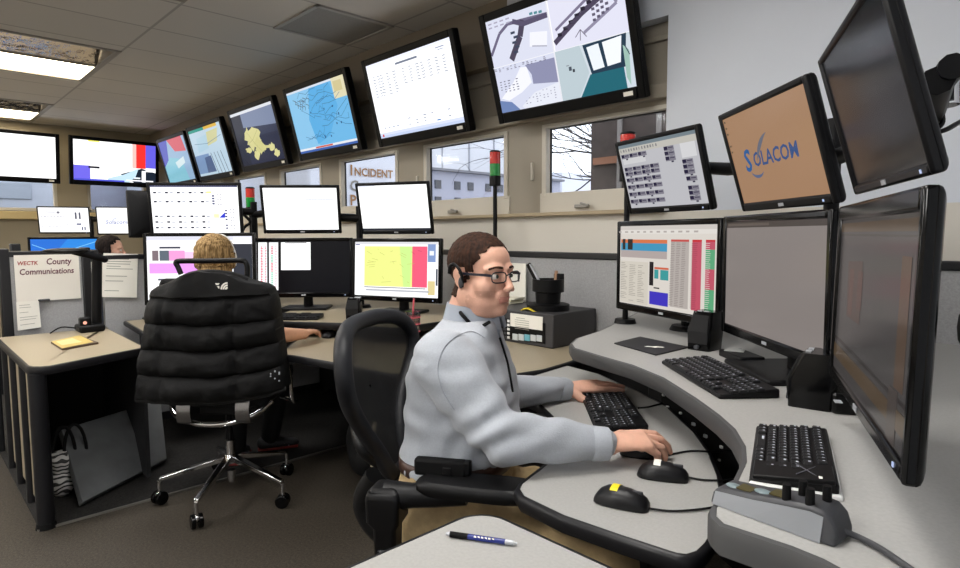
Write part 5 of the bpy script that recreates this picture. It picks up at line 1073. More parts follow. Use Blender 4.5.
# puffer vest draped over the backrest
VEST = mat('vest_black', '#09090a', .72, spec=.28, bump=.5, bump_scale=26)
VT = thing('puffer_vest', 'black quilted puffer vest with white emblem hung over the chair back', 'vest', L_(-.25, 0, .5), YAW+PI/2)
def vw(v):   # half width along height
    pts = [(0, .354), (.12, .345), (.35, .327), (.6, .308), (.75, .294), (.87, .268), (.94, .240), (1.0, .175)]
    for (a, b), (c_, d2) in zip(pts, pts[1:]):
        if v <= c_: return b+(d2-b)*(v-a)/(c_-a)
    return pts[-1][1]
ROWS = 4
def puff(u, v, seam=True):
    if v > .80: q = .9 - .5*(v-.8)/.2
    else: q = abs(math.sin(PI*(v/.80*ROWS)))**.55
    for s_ in (.42, -.66):
        q *= min(1, .35+abs(u-s_)*9) if v < .80 else 1
    return q
Z0, Z1 = .556, 1.165
def vp(u, v, back):
    w_ = vw(v); y = -u*w_-.022-.03*v; sag = .018*u*u*(1-v)-.012*math.sin(2.2*u+.5)*(1-v)
    x = -.255 - .055*(1-abs(u)**2.4) - .045*puff(u, v)*(1-.6*abs(u)**3) + .02*noise.noise(V((u*3, v*5, 1.3))) + .009*noise.noise(V((u*9+v*6, v*14, 4.1)))*(v < .8)
    z = Z0 + (Z1-Z0)*v + .034*u*(1-v) + sag - .05*(abs(u)**2)*(v > .85)*(v-.85)/.15 + .006*noise.noise(V((u*4, v*3, 7)))
    if back: x = -.155 - .02*(1-abs(u)**2)
    return L_(x - .02*v, y, z)
def grid(nu, nv, back, v0=0, v1=1, off=0.):
    return [[vp(-1+2*i/nu, v0+(v1-v0)*j/nv, back) for i in range(nu+1)] for j in range(nv+1)]
mb = MB(); nu, nv = 44, 70; G = grid(nu, nv, False); Hh = grid(nu, nv, True)
vf = [[mb.v(p) for p in r_] for r_ in G]; vb = [[mb.v(p) for p in r_] for r_ in Hh]
for j in range(nv):
    for i in range(nu):
        mb.f([vf[j][i], vf[j][i+1], vf[j+1][i+1], vf[j+1][i]]); mb.f([vb[j][i], vb[j+1][i], vb[j+1][i+1], vb[j][i+1]])
    mb.f([vf[j][0], vf[j+1][0], vb[j+1][0], vb[j][0]]); mb.f([vf[j][nu], vb[j][nu], vb[j+1][nu], vf[j+1][nu]])
for i in range(nu): mb.f([vf[nv][i], vf[nv][i+1], vb[nv][i+1], vb[nv][i]])
mb.build('shell', VEST, VT, W=True, smooth=1.2)
mb = MB(); mb.tube([vp(-1+2*i/24, .0, False)+fd*.012 for i in range(25)], .014, 8); mb.build('hem', mat('hem_black', '#0d0d0e', .7), VT, W=True, smooth=.8)
mb = MB(); mb.tube([vp(-1+2*i/24, .80, False)-fd*.003 for i in range(25)], .004, 6); mb.build('yoke_seam', mat('hem_black', '#0d0d0e', .7), VT, W=True, smooth=.8)
mb = MB(); mb.tube(spline([vp(u_, 1.0, False)+fd*.06-V((0, 0, .012)) for u_ in (-.9, -.5, 0, .5, .9)], 4), .022, 8); mb.build('collar', VEST, VT, W=True, smooth=.8)
# emblem: three nested quarter arcs
e0 = vp(.40, .895, False)-fd*.012; eu, ev = -sd, V((0, 0, 1)); mb = MB()
for k, (r0_, r1_) in enumerate(((.036, .028), (.025, .017), (.014, .004))):
    n = 8; pts = [(r0_*math.cos(t), r0_*math.sin(t)) for t in [PI/2+PI/2*i/n for i in range(n+1)]]; pts2 = [(r1_*math.cos(t), r1_*math.sin(t)) for t in [PI/2+PI/2*i/n for i in range(n+1)]]
    mb.loft([[e0+eu*(x+.012)*.9+ev*(y-.018)*.9-fd*h_ for x, y in (p, q)] for p, q, h_ in [(a_, b_, 0) for a_, b_ in zip(pts, pts2)]], cap=False, closed=False)
mb.quad(*[e0+eu*x+ev*y for x, y in ((-.060, -.012), (-.026, -.012), (-.026, -.001), (-.060, -.001))]); mb.quad(*[e0+eu*x+ev*y for x, y in ((-.060, .004), (-.030, .004), (-.024, .012), (-.050, .012))])
o = mb.build('emblem', PAP, VT, W=True); o.modifiers.new('s', 'SOLIDIFY').thickness = .002
for i in range(8): mb = MB(); p = vp(.93, .10+.018*i*(1 if i < 5 else .6), False); mb.ell(p-fd*.012+sd*(.02*(i % 3)-.02), .004, n=6, m=4); mb.build('reflective_dot', SIL, VT, W=True)

# mesh chair of the seated man
ang = YAW - math.radians(13); bd_ = V((math.cos(ang), math.sin(ang), 0)); ls_ = V((-bd_.y, bd_.x, 0))
base = AT(450, 480, 1.78); base.z = 0
T = thing('mesh_chair', 'black mesh back office chair the man in the grey pullover sits on', 'chair', base, ang)
mb = MB(); FRM = mat('chair_frame', '#0e0e10', .45, spec=.3)
def K(f, s, z): return base + bd_*f + ls_*s + V((0, 0, z))
out = [(.0, -.05), (.10, -.088), (.22, -.152), (.33, -.225), (.42, -.262), (.50, -.252), (.555, -.20), (.58, -.11), (.583, 0)]
full = out + [(a_, -b_) for a_, b_ in out[-2::-1]]
def bk(v, s): v *= .95; return K(-.160 - .10*(v/.57) - .05*math.sin(PI*min(1, v/.4))*0 + .10*(s/.26)**2*.55 - .03*math.sin(PI*v/.57), s, .645+v*.785)
rim = spline([bk(a_, b_) for a_, b_ in full], 4, closed=True)
mb.tube(rim+[rim[0]], .024, 10); mb.build('back_frame', mat('chair_rim', '#1b1c20', .5, spec=.3), T, W=True, smooth=.8)
inner = spline([V((a_, b_, 0)) for a_, b_ in full], 3, closed=True)
mb = MB(); rings = []
for k_ in (1.0, .75, .5, .25, .02): rings.append([bk(.32+(p.x-.32)*k_, p.y*k_) for p in inner])
mb.loft(rings, cap=False); mb.build('back_mesh', net_mat('chair_net', '#0d0e10', .99), T, W=True, smooth=1.0)
mb = MB(); mb.tube(spline([bk(.05, -.07)+bd_*-.02, bk(.13, -.11)-bd_*.035, bk(.2, 0)-bd_*.06, bk(.13, .11)-bd_*.035, bk(.05, .07)-bd_*.02], 5), .02, 8); mb.build('lumbar_frame', FRM, T, W=True, smooth=.8)
mb = MB(); mb.tube(spline([K(-.22, -.02, .62), K(-.27, 0, .52), K(-.20, 0, .43), K(-.02, 0, .40)], 5), .035, 10); mb.build('spine', FRM, T, W=True, smooth=.8)
mb = MB(); sp = [(-.18, .12), (-.10, .235), (.10, .25), (.24, .235), (.29, .14)]; sp = sp + [(a_, -b_) for a_, b_ in sp[::-1]]
pl = spline([V((a_, b_, 0)) for a_, b_ in sp], 3, closed=True); mb.loft([[K(p.x*k_, p.y*k_, z_) for p in pl] for k_, z_ in ((.9, .455), (1.0, .47), (1.0, .495), (.9, .505))]); mb.build('seat', mat('seat_fabric', '#151517', .85), T, W=True, smooth=.8)
for s, f0 in ((-1, .125), (1, .125)):
    side = 'near' if s < 0 else 'far'
    mb = MB(); mb.loft([[K(-.205+f0+a_*r_, s*.285+b_*r_, z_) for a_, b_ in ((-1, -1), (1, -1), (1, 1), (-1, 1))] for z_, r_ in ((.40, .024), (.61, .030), (.63, .042), (.70, .044), (.715, .032))]); ap = mb.build('arm_post', FRM, T, W=True, bevel=.012, seg=3)
    for i in range(9): mb = MB(); mb.lathe([(.030, 0), (.034, .004), (.030, .008)], K(-.205+f0, s*.285, .44+.014*i), 14); mb.build('spring_ring', DGR, ap, W=True, smooth=.8)
    mb = MB(); mb.tube(spline([K(-.205+f0, s*.285, .685), K(-.03, s*.283, .690), K(.04, s*.275, .695), K(.12, s*.272, .698)], 4), [.040, .038, .036, .034, .032, .03, .03, .03, .03, .028, .026, .024, .022], 10); mb.build('arm_beam', FRM, T, W=True, smooth=.8)
    mb = MB(); pl = [(-.11, .030), (-.06, .045), (.06, .052), (.15, .05), (.19, .03)]; pl = pl + [(a_, -b_) for a_, b_ in pl[::-1]]; pl = spline([V((a_, b_, 0)) for a_, b_ in pl], 3, closed=True)
    mb.loft([[K(.11+p.x*k_, s*.27+p.y*k_, z_) for p in pl] for k_, z_ in ((.85, .702), (1.0, .714), (1.0, .728), (.85, .738))]); mb.build('armrest_pad', mat('pad_black2', '#0b0b0d', .5, spec=.3), T, W=True, smooth=.8)
mb = MB(); mb.cone(K(-.02, 0, .10), K(-.02, 0, .44), .028, .024, 16); mb.build('gas_lift', BLK, T, W=True, smooth=.8)
mb = MB(); mb.box(K(0, 0, .43), (.30, .34, .05), basis(bd_, ls_, (0, 0, 1)).to_3x3()); mb.build('mechanism', BLK, T, W=True, bevel=.015)
for i in range(5):
    t = ang+math.radians(36+72*i); d_ = V((math.cos(t), math.sin(t), 0)); h = K(-.02, 0, 0); e = h+d_*.31
    mb = MB(); n_ = V((-d_.y, d_.x, 0)); mb.loft([[h+d_*.02+n_*s_*.03+V((0, 0, z_)) for s_, z_ in ((-1, .09), (1, .09), (1, .14), (-1, .14))], [e+n_*s_*.018+V((0, 0, z_)) for s_, z_ in ((-1, .075), (1, .075), (1, .10), (-1, .10))]]); mb.build('base_spoke', BLK, T, W=True, bevel=.008)
    caster(T, (e.x, e.y), t+.5)
# ================================================================ PEOPLE
from mathutils.bvhtree import BVHTree
def head_shapes(mb, HM, male=True, heavy=1.0):
    sv = mb.M; mb.M = HM
    e = mb.ell
    e((-.012, 0, .038), (.098, .077, .083)); e((.028, 0, -.012), (.060, .062, .082)); e((.036, 0, .042), (.052, .064, .052))
    for s in (-1, 1):
        e((.046, s*.036, -.030), (.034, .029*heavy, .034)); e((-.002, s*.046*heavy, -.058), (.040, .022, .036)); e((.03, s*.040, -.075), (.034, .022*heavy, .026))
        mb.chain([(.066, s*.052, .017), (.080, s*.034, .025), (.086, s*.012, .022)], [.009, .0105, .009])
        e((.076, s*.031, .0105), (.0125, .016, .0045)); e((.104, s*.0105, -.037), (.0105, .0085, .0075))
        e((-.014, s*.079, -.006), (.015, .006, .026)); e((-.020, s*.082, .004), (.012, .005, .018)); e((-.008, s*.078, -.028), (.009, .006, .009))
    e((.030, 0, -.078), (.056, .054*heavy, .040)); e((.068, 0, -.098), (.023, .027, .019)); e((.016, 0, -.100), (.052, .050*heavy, .030))
    mb.chain([(.084, 0, .012), (.097, 0, -.012), (.109, 0, -.032)], [.009, .009, .0108])
    e((.082, 0, -.055), (.012, .026, .015)); e((.0905, 0, -.0620), (.0066, .020, .0040)); e((.0890, 0, -.0710), (.0072, .0175, .0048))
    mb.chain([(-.025, 0, -.05), (-.042, 0, -.11), (-.055, 0, -.18)], [.060, .058*heavy, .064*heavy])
    mb.M = sv
def hand(mb, W, fwd, up, s, curl, spread=1.0, sc=1.0, thumb=None):
    x = V(fwd).normalized(); z = (V(up)-x*V(up).dot(x)).normalized(); y = z.cross(x); sv = mb.M
    mb.M = Mx.Translation(V(W)) @ basis(x*sc, y*sc, z*sc)
    mb.loft([mb.ring((0, 0, 0), (0, 1, 0), (0, 0, 1), .027, .019, 14), mb.ring((.03, 0, .002), (0, 1, 0), (0, 0, 1), .033, .018, 14), mb.ring((.065, 0, .003), (0, 1, 0), (0, 0, 1), .040, .015, 14), mb.ring((.094, 0, .001), (0, 1, 0), (0, 0, 1), .040, .0115, 14), mb.ring((.102, 0, -.002), (0, 1, 0), (0, 0, 1), .034, .007, 14)])
    for i, (yy, L, xb) in enumerate(((.029, 1.0, .088), (.0095, 1.08, .093), (-.0105, 1.0, .089), (-.030, .80, .080))):
        p = V((xb, yy*s, .0)); a = 0.0; pts = [p-V((.012, 0, 0)), p]; lat = math.radians((1.5-i)*5*spread)*s
        for k, l in enumerate((.044, .027, .021)):
            a += math.radians(curl[i][k]); p = p + V((math.cos(a)*math.cos(lat), math.sin(lat)*math.cos(a), -math.sin(a)))*l*L; pts.append(p)
        mb.chain(pts, [.0105, .0105, .0095, .0085, .0070])
    t = thumb or ((.018, .026, -.006), (.046, .050, -.014), (.074, .060, -.022), (.094, .058, -.030))
    mb.chain([V((a, b*s, c)) for a, b, c in t], [.015, .0135, .0112, .0085]); mb.M = sv
def torso(mb, rings, ax, ay, grow=0., n=28):
    R = []
    for (c, t, w) in rings:
        q = []
        for i in range(n):
            a = 2*PI*i/n; cs, sn = math.cos(a), math.sin(a); k = 1/((abs(cs)**2.5+abs(sn)**2.5)**(1/2.5)); q.append(c + ax*(t+grow)*cs*k + ay*(w+grow)*sn*k)
        R.append(q)
    mb.loft(R)
def shell_from(me, test, off, amp, nscale, M, thick=.006):
    """hair that grows over part of the scalp"""
    bm = bmesh.new(); bm.from_mesh(me); inv = M.inverted(); bm.normal_update()
    kill = [f for f in bm.faces if not test(inv @ f.calc_center_median())]
    bmesh.ops.delete(bm, geom=kill, context='FACES')
    for v in bm.verts: v.co = v.co + v.normal*(off + amp*noise.noise((inv @ v.co)*nscale))
    m2 = bpy.data.meshes.new('hair'); bm.to_mesh(m2); bm.free()
    for p in m2.polygons: p.use_smooth = True
    return m2
def hair_mat(name, c1, c2):
    M = bpy.data.materials.new(name); M.use_nodes = True; nt = M.node_tree; b = nt.nodes['Principled BSDF']; b.inputs['Roughness'].default_value = .75; b.inputs['Specular IOR Level'].default_value = .2
    tc = nt.nodes.new('ShaderNodeTexCoord'); mp = nt.nodes.new('ShaderNodeMapping'); mp.inputs['Scale'].default_value = (80, 80, 10); n = nt.nodes.new('ShaderNodeTexNoise'); n.inputs['Scale'].default_value = 1.6; n.inputs['Detail'].default_value = 4
    r = nt.nodes.new('ShaderNodeValToRGB'); r.color_ramp.elements[0].position = .35; r.color_ramp.elements[1].position = .68; r.color_ramp.elements[0].color = (*lin(c1), 1); r.color_ramp.elements[1].color = (*lin(c2), 1)
    bp = nt.nodes.new('ShaderNodeBump'); bp.inputs['Strength'].default_value = .35; bp.inputs['Distance'].default_value = .003
    nt.links.new(tc.outputs['Object'], mp.inputs['Vector']); nt.links.new(mp.outputs['Vector'], n.inputs['Vector']); nt.links.new(n.outputs['Fac'], r.inputs['Fac']); nt.links.new(r.outputs['Color'], b.inputs['Base Color']); nt.links.new(n.outputs['Fac'], bp.inputs['Height']); nt.links.new(bp.outputs['Normal'], b.inputs['Normal'])
    return M
def eyes(T, HM, iris='#4a5a50'):
    for s in (-1, 1):
        mb = MB(); mb.M = HM; mb.ell((.0775, s*.031, -.0015), (.0105, .0130, .0078)); ey = mb.build('eye', mat('eye_white', '#e4dfd8', .2), T, W=True, smooth=.9)
        mb = MB(); mb.M = HM; mb.ell((.0868, s*.031+.0015, -.0012), (.0022, .0058, .0054)); mb.build('iris', mat('iris'+iris, iris, .15), ey, W=True, smooth=.9)
UP = V((0, 0, 1))
# ---------------------------------------------------------------- the man
CLOTH = mat('pullover_grey', '#a9aeb6', .9, noise_amt=.05, noise_scale=220, bump=.12, bump_scale=420, sheen=.2)
KHA = mat('khaki_cotton', '#b79f76', .85, noise_amt=.08, noise_scale=60, bump=.15, bump_scale=300)
ha = YAW - math.radians(42); hf = V((math.cos(ha), math.sin(ha), 0)); hl = V((-hf.y, hf.x, 0)); pt_ = math.radians(0)
hf2 = (hf*math.cos(pt_) - UP*math.sin(pt_)).normalized(); hu2 = hl.cross(hf2)*-1
HC = AT(481, 274.5, 1.70); HS = .965
HM = Mx.Translation(HC) @ basis(hf2*HS, hl*HS, hf2.cross(hl)*HS)
RG_ = [(AT(452, 505, 1.76), .148, .19), (AT(457, 470, 1.75), .152, .20), (AT(463, 437, 1.745), .152, .205), (AT(464, 411, 1.74), .150, .205), (AT(464, 390, 1.74), .144, .205), (AT(462, 370, 1.735), .136, .205), (AT(462, 350, 1.73), .118, .205), (AT(463, 335, 1.725), .098, .175), (AT(466, 322, 1.72), .075, .11)]
shR = AT(463, 356, 1.58); shL = AT(466, 352, 1.90)
elR = P(503, 440, .83); wrR = P(610, 444, .808); elL = AT(500, 392, 2.0); wrL = P(567, 389, .785)
shR, shL = RG_[6][0] - ls_*.165 + UP*.0, RG_[6][0] + ls_*.165
hipR, hipL = RG_[0][0] - ls_*.095, RG_[0][0] + ls_*.095
kneR = hipR + bd_*.44 - ls_*.06 + UP*(-.03); kneL = hipL + bd_*.44 + ls_*.06 + UP*(-.03)
ankR = V((kneR.x-.03, kneR.y-.02, .10)); ankL = V((kneL.x-.02, kneL.y-.02, .10))
T = thing('person', 'man in grey pullover, glasses and khaki trousers typing at the right console', 'person', (base.x, base.y, 0), ang)
mb = MB(); head_shapes(mb, HM, heavy=1.18)
torso(mb, RG_, bd_, ls_, -.02)
mb.chain([shR, elR, wrR], [.060, .042, .028]); mb.chain([shL, elL, wrL], [.060, .042, .028])
for h, k, a in ((hipR, kneR, ankR), (hipL, kneL, ankL)): mb.chain([h, k, a], [.085, .06, .045]); mb.chain([a-UP*.05, a-UP*.055+bd_*.13], [.035, .03])
tip = P(668, 444, .80); fw = (tip-wrR).normalized()
hand(mb, wrR, fw+UP*.12, UP-ls_*.30, 1, ((16, 26, 18), (18, 30, 20), (26, 40, 26), (36, 46, 34)), 1.1, 1.02)
tip = P(619, 386, .785); fw = (tip-wrL).normalized()
hand(mb, wrL, fw+UP*.05, UP-ls_*.22, -1, ((0, 5, 5), (0, 6, 6), (2, 10, 8), (6, 14, 12)), .9, 1.08, thumb=((.016, .024, -.006), (.036, .052, -.016), (.054, .074, -.022), (.066, .086, -.024)))
me = fuse(mb, .0032, 3, .45)
inv = HM.inverted()
bm = bmesh.new(); bm.from_mesh(me); soft = []
for v in bm.verts:
    c = inv @ v.co
    if c.z > -.17 and c.z < .16 and abs(c.y) < .072 and not (c.x > .075 and abs(c.y) < .028 and -.085 < c.z < .006) and not (c.x > .06 and .012 < abs(c.y) < .05 and -.012 < c.z < .02): soft.append(v)
for i in range(14): bmesh.ops.smooth_vert(bm, verts=soft, factor=.5, use_axis_x=True, use_axis_y=True, use_axis_z=True)
bm.to_mesh(me); bm.free()
body = put(me, 'body', [SKIN, LIP, mat('skin_stubble', '#d3a28c', .55, spec=.3, noise_amt=.05, noise_scale=400)], T, W=False)
for p in me.polygons:
    c = inv @ p.center
    if c.x > .0835 and abs(c.y) < .0200 and -.0765 < c.z < -.0585: p.material_index = 1
    elif -.125 < c.z < -.040-.25*max(0, .06-c.x)*0 and c.x > .005 and c.z < -.035-.35*max(0, .085-c.x)+.0 + .02*noise.noise(c*60): p.material_index = 2
bw = bpy.data.meshes[me.name]
HAIRB = hair_mat('hair_brown', '#1d100a', '#452a1b')
def man_hair(c):
    x, y, z = c; ay = abs(y)
    if z < -.10: return False
    if ay > .066 and -.034 < x < .006 and z < .026: return False           # ear
    front = .074 - .020*(ay/.06)**2 - (.010 if ay > .05 else 0)
    if x > .060: return z > .082
    if x > .030: return z > .066 - (.06-x)*.3 if ay < .058 else z > .030 + (x-.03)*1.0
    if x > -.002: return z > (.012 if ay > .055 else .03) - (.032 if x < .012 and ay > .060 else 0)
    if x > -.036: return z > -.020
    return z > -.062
me_h = shell_from(me, man_hair, .003, .0016, 150, HM)
o = put(me_h, 'hair', HAIRB, T); so_ = o.modifiers.new('s', 'SOLIDIFY'); so_.thickness = .006; so_.offset = -1
body_bvh = BVHTree.FromPolygons([v.co.copy() for v in me.vertices], [tuple(p.vertices) for p in me.polygons])
me.transform(wm(T).inverted())
for s in (-1, 1):
    mb = MB(); mb.M = HM; mb.tube(spline([(.074, s*.053, .0185), (.0865, s*.036, .0245), (.0945, s*.014, .0225)], 5), [.0012]+[.0036]*9+[.002], 6); mb.build('eyebrow', HAIRB, T, W=True, smooth=.9)
eyes(T, HM)
# pullover
mb = MB(); torso(mb, RG_[:-1] + [(AT(468, 324, 1.72), .080, .115), (AT(470, 318, 1.72), .068, .085)], bd_, ls_, .004)
mb.chain([shR + ls_*.03 - UP*.01, shR, shR*.5+elR*.5 + V((0, 0, -.005)), elR, elR*.5+wrR*.5, wrR*.93+elR*.07], [.090, .086, .076, .066, .055, .040])
mb.chain([shL, elL, elL*.5+wrL*.5, wrL*.95+elL*.05], [.080, .062, .052, .040])
pm = fuse(mb, .0065, 10, .5)
lo = RG_[1][0].z
bm = bmesh.new(); bm.from_mesh(pm); bm.normal_update()
for v in bm.verts:                                                   # folds
    c = v.co; f1 = noise.noise(V((c.x*9, c.y*9, c.z*24))); f2 = math.sin(c.z*70 + 5*noise.noise(c*5)); wv = max(0, 1-(c.z-.62)/.30)
    de = min((c-elR).length, 1); we = max(0, 1-de/.22)
    v.co = c + v.normal*((.006*f1 + .007*f2*wv + .008*we*math.sin((c-elR).dot((shR-elR).normalized())*85 + 3*noise.noise(c*8)) + .004*math.sin((c-shR).dot((bd_*.5-UP*.8))*60+6*noise.noise(c*4))*max(0, noise.noise(c*3.1+V((5, 2, 1)))+.2)))
bmesh.ops.bisect_plane(bm, geom=bm.verts[:]+bm.edges[:]+bm.faces[:], plane_co=(0, 0, .70), plane_no=(0, 0, 1), clear_inner=True)
bm.to_mesh(pm); bm.free()
for p in pm.polygons: p.use_smooth = True
bvh = BVHTree.FromPolygons([v.co.copy() for v in pm.vertices], [tuple(p.vertices) for p in pm.polygons])
pull = put(pm, 'pullover', CLOTH, T); so_ = pull.modifiers.new('s', 'SOLIDIFY'); so_.thickness = .004
def on_cloth(px, py, lift=.002):
    r_ = ray(px, py).normalized(); h = bvh.ray_cast(EYEP, r_); h2 = body_bvh.ray_cast(EYEP, r_); h = h2 if h2[0] and (not h[0] or h2[3] < h[3]) else h; return (h[0] + h[1]*(lift if h[1].dot(r_) < 0 else -lift)) if h[0] else AT(px, py, 1.55)
def seam(pts, r, name, m_, parent=pull, lift=.002):
    mb = MB(); mb.tube([on_cloth(p[0], p[1], lift) for p in pts], r, 6); return mb.build(name, m_, parent, W=True, smooth=.9)
SEAM = mat('pullover_seam', '#989da6', .9)
sp2 = lambda q: [(p.x, p.y) for p in spline([V((a, b, 0)) for a, b in q], 5)]
seam(sp2([(484, 338), (472, 332), (456, 337), (443, 350), (438, 370), (444, 392), (455, 410)]), .0009, 'shoulder_seam', SEAM)
seam(sp2([(497, 330), (502, 345), (507, 362)]), .003, 'placket', SEAM)
for a, b in ((wrR, elR), (wrL, elL)):
    d_ = (b-a).normalized(); mb = MB(); q = d_.orthogonal().normalized(); w_ = d_.cross(q); c0 = a+d_*.004
    mb.loft([mb.ring(c0, q, w_, .036, .036, 20), mb.ring(c0+d_*.003, q, w_, .041, .041, 20), mb.ring(c0+d_*.045, q, w_, .044, .044, 20), mb.ring(c0+d_*.05, q, w_, .040, .040, 20)]); mb.build('cuff', CLOTH, pull, W=True, smooth=.9)
# collar: folded band around the neck, open at the front
nb = HM @ V((-.050, 0, -.150)); mb = MB(); cr = []
for i in range(25):
    t = math.radians(22+316*i/24); d_ = bd_*math.cos(t)+ls_*math.sin(t); k = (1-math.cos(t))/2; c_ = nb + UP*.022 + d_*(.068+.012*(1-k)) + bd_*.012
    cr.append([c_ + UP*(.028+.012*k) - d_*.004, c_ + UP*(.032+.012*k) + d_*.004, c_ + d_*.020 - UP*(.030-.012*k), c_ + d_*.012 - UP*(.034-.012*k)])
mb.loft(cr); mb.build('collar', mat('collar_grey', '#9fa6b1', .85, bump=.1, bump_scale=400), pull, W=True, smooth=.9)
mb = MB(); mb.tube(spline([on_cloth(462, 312, .012), on_cloth(468, 314, .026), on_cloth(477, 319, .030), on_cloth(486, 327, .020)], 5), .0052, 6); mb.build('headset_strap', MBK, T, W=True, smooth=.9)
seam(sp2([(499, 338), (503, 350), (507, 364), (510, 380), (512, 392)]), .0035, 'lanyard', MBK, T)
# trousers, belt, holster, shoes
mb = MB(); torso(mb, [(RG_[0][0]-UP*.07, .13, .18), RG_[0], RG_[1], (AT(460, 446, 1.745), .148, .198)], bd_, ls_, .002)
for h, k, a in ((hipR, kneR, ankR), (hipL, kneL, ankL)): mb.chain([h-UP*.01, h*.5+k*.5, k, k*.5+a*.5, a], [.112, .095, .078, .068, .058])
tm = fuse(mb, .008, 8)
bm = bmesh.new(); bm.from_mesh(tm); bm.normal_update()
for v in bm.verts: v.co = v.co + v.normal*(.007*noise.noise(V((v.co.x*12, v.co.y*12, v.co.z*20))) + .004*math.sin((v.co-hipR).dot(bd_)*55+4*noise.noise(v.co*6)))
bm.to_mesh(tm); bm.free()
for p in tm.polygons: p.use_smooth = True
put(tm, 'trousers', KHA, T)
mb = MB(); c = AT(460, 450, 1.745); R_ = []
for i in range(33):
    a = 2*PI*i/32; cs, sn = math.cos(a), math.sin(a); k = 1/((abs(cs)**2.5+abs(sn)**2.5)**(1/2.5)); R_.append([c+bd_*(.158)*cs*k+ls_*.206*sn*k+UP*z_ for z_ in (-.018, .018)])
mb.loft(R_, cap=False, closed=False); o = mb.build('belt', mat('belt_leather', '#3a2118', .45), T, W=True, smooth=1.2); o.modifiers.new('s', 'SOLIDIFY').thickness = .005
R3 = basis(bd_, ls_, UP).to_3x3(); hp = AT(441, 467, 1.525)
mb = MB(); mb.box(hp, (.135, .030, .044), R3); hol = mb.build('phone_holster', MBK, T, W=True, bevel=.008)
mb = MB(); mb.box(hp-ls_*.018+bd_*.02-UP*.003, (.022, .004, .02), R3); mb.build('clasp', BLK, hol, W=True, bevel=.002)
mb = MB(); mb.box(hp+bd_*.068+UP*.004, (.018, .026, .034), R3); mb.build('clip', BLK, hol, W=True, bevel=.004)
for a in (ankR, ankL):
    q = MB(); q.chain([a-UP*.035-bd_*.03, a-UP*.05+bd_*.06, a-UP*.062+bd_*.16], [.045, .042, .034]); sm_ = fuse(q, .008, 4); bm = bmesh.new(); bm.from_mesh(sm_)
    for v in bm.verts: v.co.z = max(v.co.z, .004)
    bm.to_mesh(sm_); bm.free()
    for p in sm_.polygons: p.use_smooth = True
    put(sm_, 'shoe', mat('shoe_brown', '#2a211c', .45), T)
# glasses and ear headset
G_ = None; mb = MB(); mb.M = HM
mb.tube([(.1035, -.009, .002), (.106, 0, .005), (.1035, .009, .002)], .0016, 6)
gl = mb.build('glasses', mat('frame_dark', '#15161c', .3), T, W=True, smooth=.9)
for s in (-1, 1):
    mb = MB(); mb.M = HM; n = 24; pts = []
    for i in range(n+1):
        t = 2*PI*i/n; k = 1/((abs(math.cos(t))**3.5+abs(math.sin(t))**3.5)**(1/3.5)); yy = math.cos(t)*.0255*k; pts.append(V((.1005-.20*max(0, (s*.034+yy)*s-.02), s*.034+yy, -.003+math.sin(t)*.0145*k)))
    mb.tube(pts, .0018, 6); rim_ = mb.build('rim', mat('frame_dark', '#15161c', .3), gl, W=True, smooth=.9)
    mb = MB(); mb.M = HM; mb.poly(pts[:-1]); mb.build('lens', glass_mat('lens_glass', (.96, .97, .98), .05), gl, W=True)
    mb = MB(); mb.M = HM; mb.loft([[V(p)+V((0, 0, a_)) + V((0, b_, 0)) for a_, b_ in ((-.0035, -.001), (-.0035, .001), (.0035, .001), (.0035, -.001))] for p in ((.0925, s*.060, .003), (.07, s*.071, .005), (.03, s*.0795, .006), (-.012, s*.083, .008), (-.03, s*.083, -.006))]); mb.build('temple_arm', mat('frame_blue_black', '#14182a', .3), gl, W=True, smooth=.9)
hs = MB(); hs.M = HM; hs.tube(spline([(.010, -.088, -.030), (.012, -.090, -.010), (.004, -.092, .016), (-.016, -.092, .032), (-.036, -.088, .026), (-.044, -.084, .006)], 5), [.0035]*6+[.0045]*10+[.006]*10, 8)
hd = hs.build('headset', BLK, T, W=True, smooth=.9)
hs = MB(); hs.M = HM; hs.ell((.006, -.090, -.018), (.009, .006, .016)); hs.build('earpiece', DGR, hd, W=True, smooth=.9)

# ---------------------------------------------------------------- the operator in the jacket chair
T = thing('person', 'person with blond hair and bare forearm sitting in the jacket chair, seen from behind', 'person', (hub.x, hub.y, 0), YAW+PI/2)
HC2 = AT(216, 260, 3.36); HM2 = Mx.Translation(HC2) @ basis(fd*1.1, sd*1.1, UP*1.06)
ss = 1.0; hip = L_(.02, 0, .60); mb = MB(); head_shapes(mb, HM2, heavy=.95)
nk = HC2 + UP*-.20 - fd*.05
RGW = [(hip, .12, .17), (hip+UP*.12, .11, .155), (hip+UP*.26, .115, .165), (hip*.25+nk*.75, .095, .17), (nk, .06, .08)]
torso(mb, RGW, fd, sd)
s1, s2 = nk-UP*.07-sd*.16, nk-UP*.07+sd*.16
e1 = AT(250, 337, 3.06); w1 = P(304, 334, .805); e2 = s2+fd*.10-UP*.26+sd*.05; w2 = e2+fd*.22+UP*.0
w2.z = .79; e2.z = .84
mb.chain([s1, e1, e1*.4+w1*.6, w1], [.05, .050, .042, .028]); mb.chain([s2, e2, w2], [.05, .038, .026])
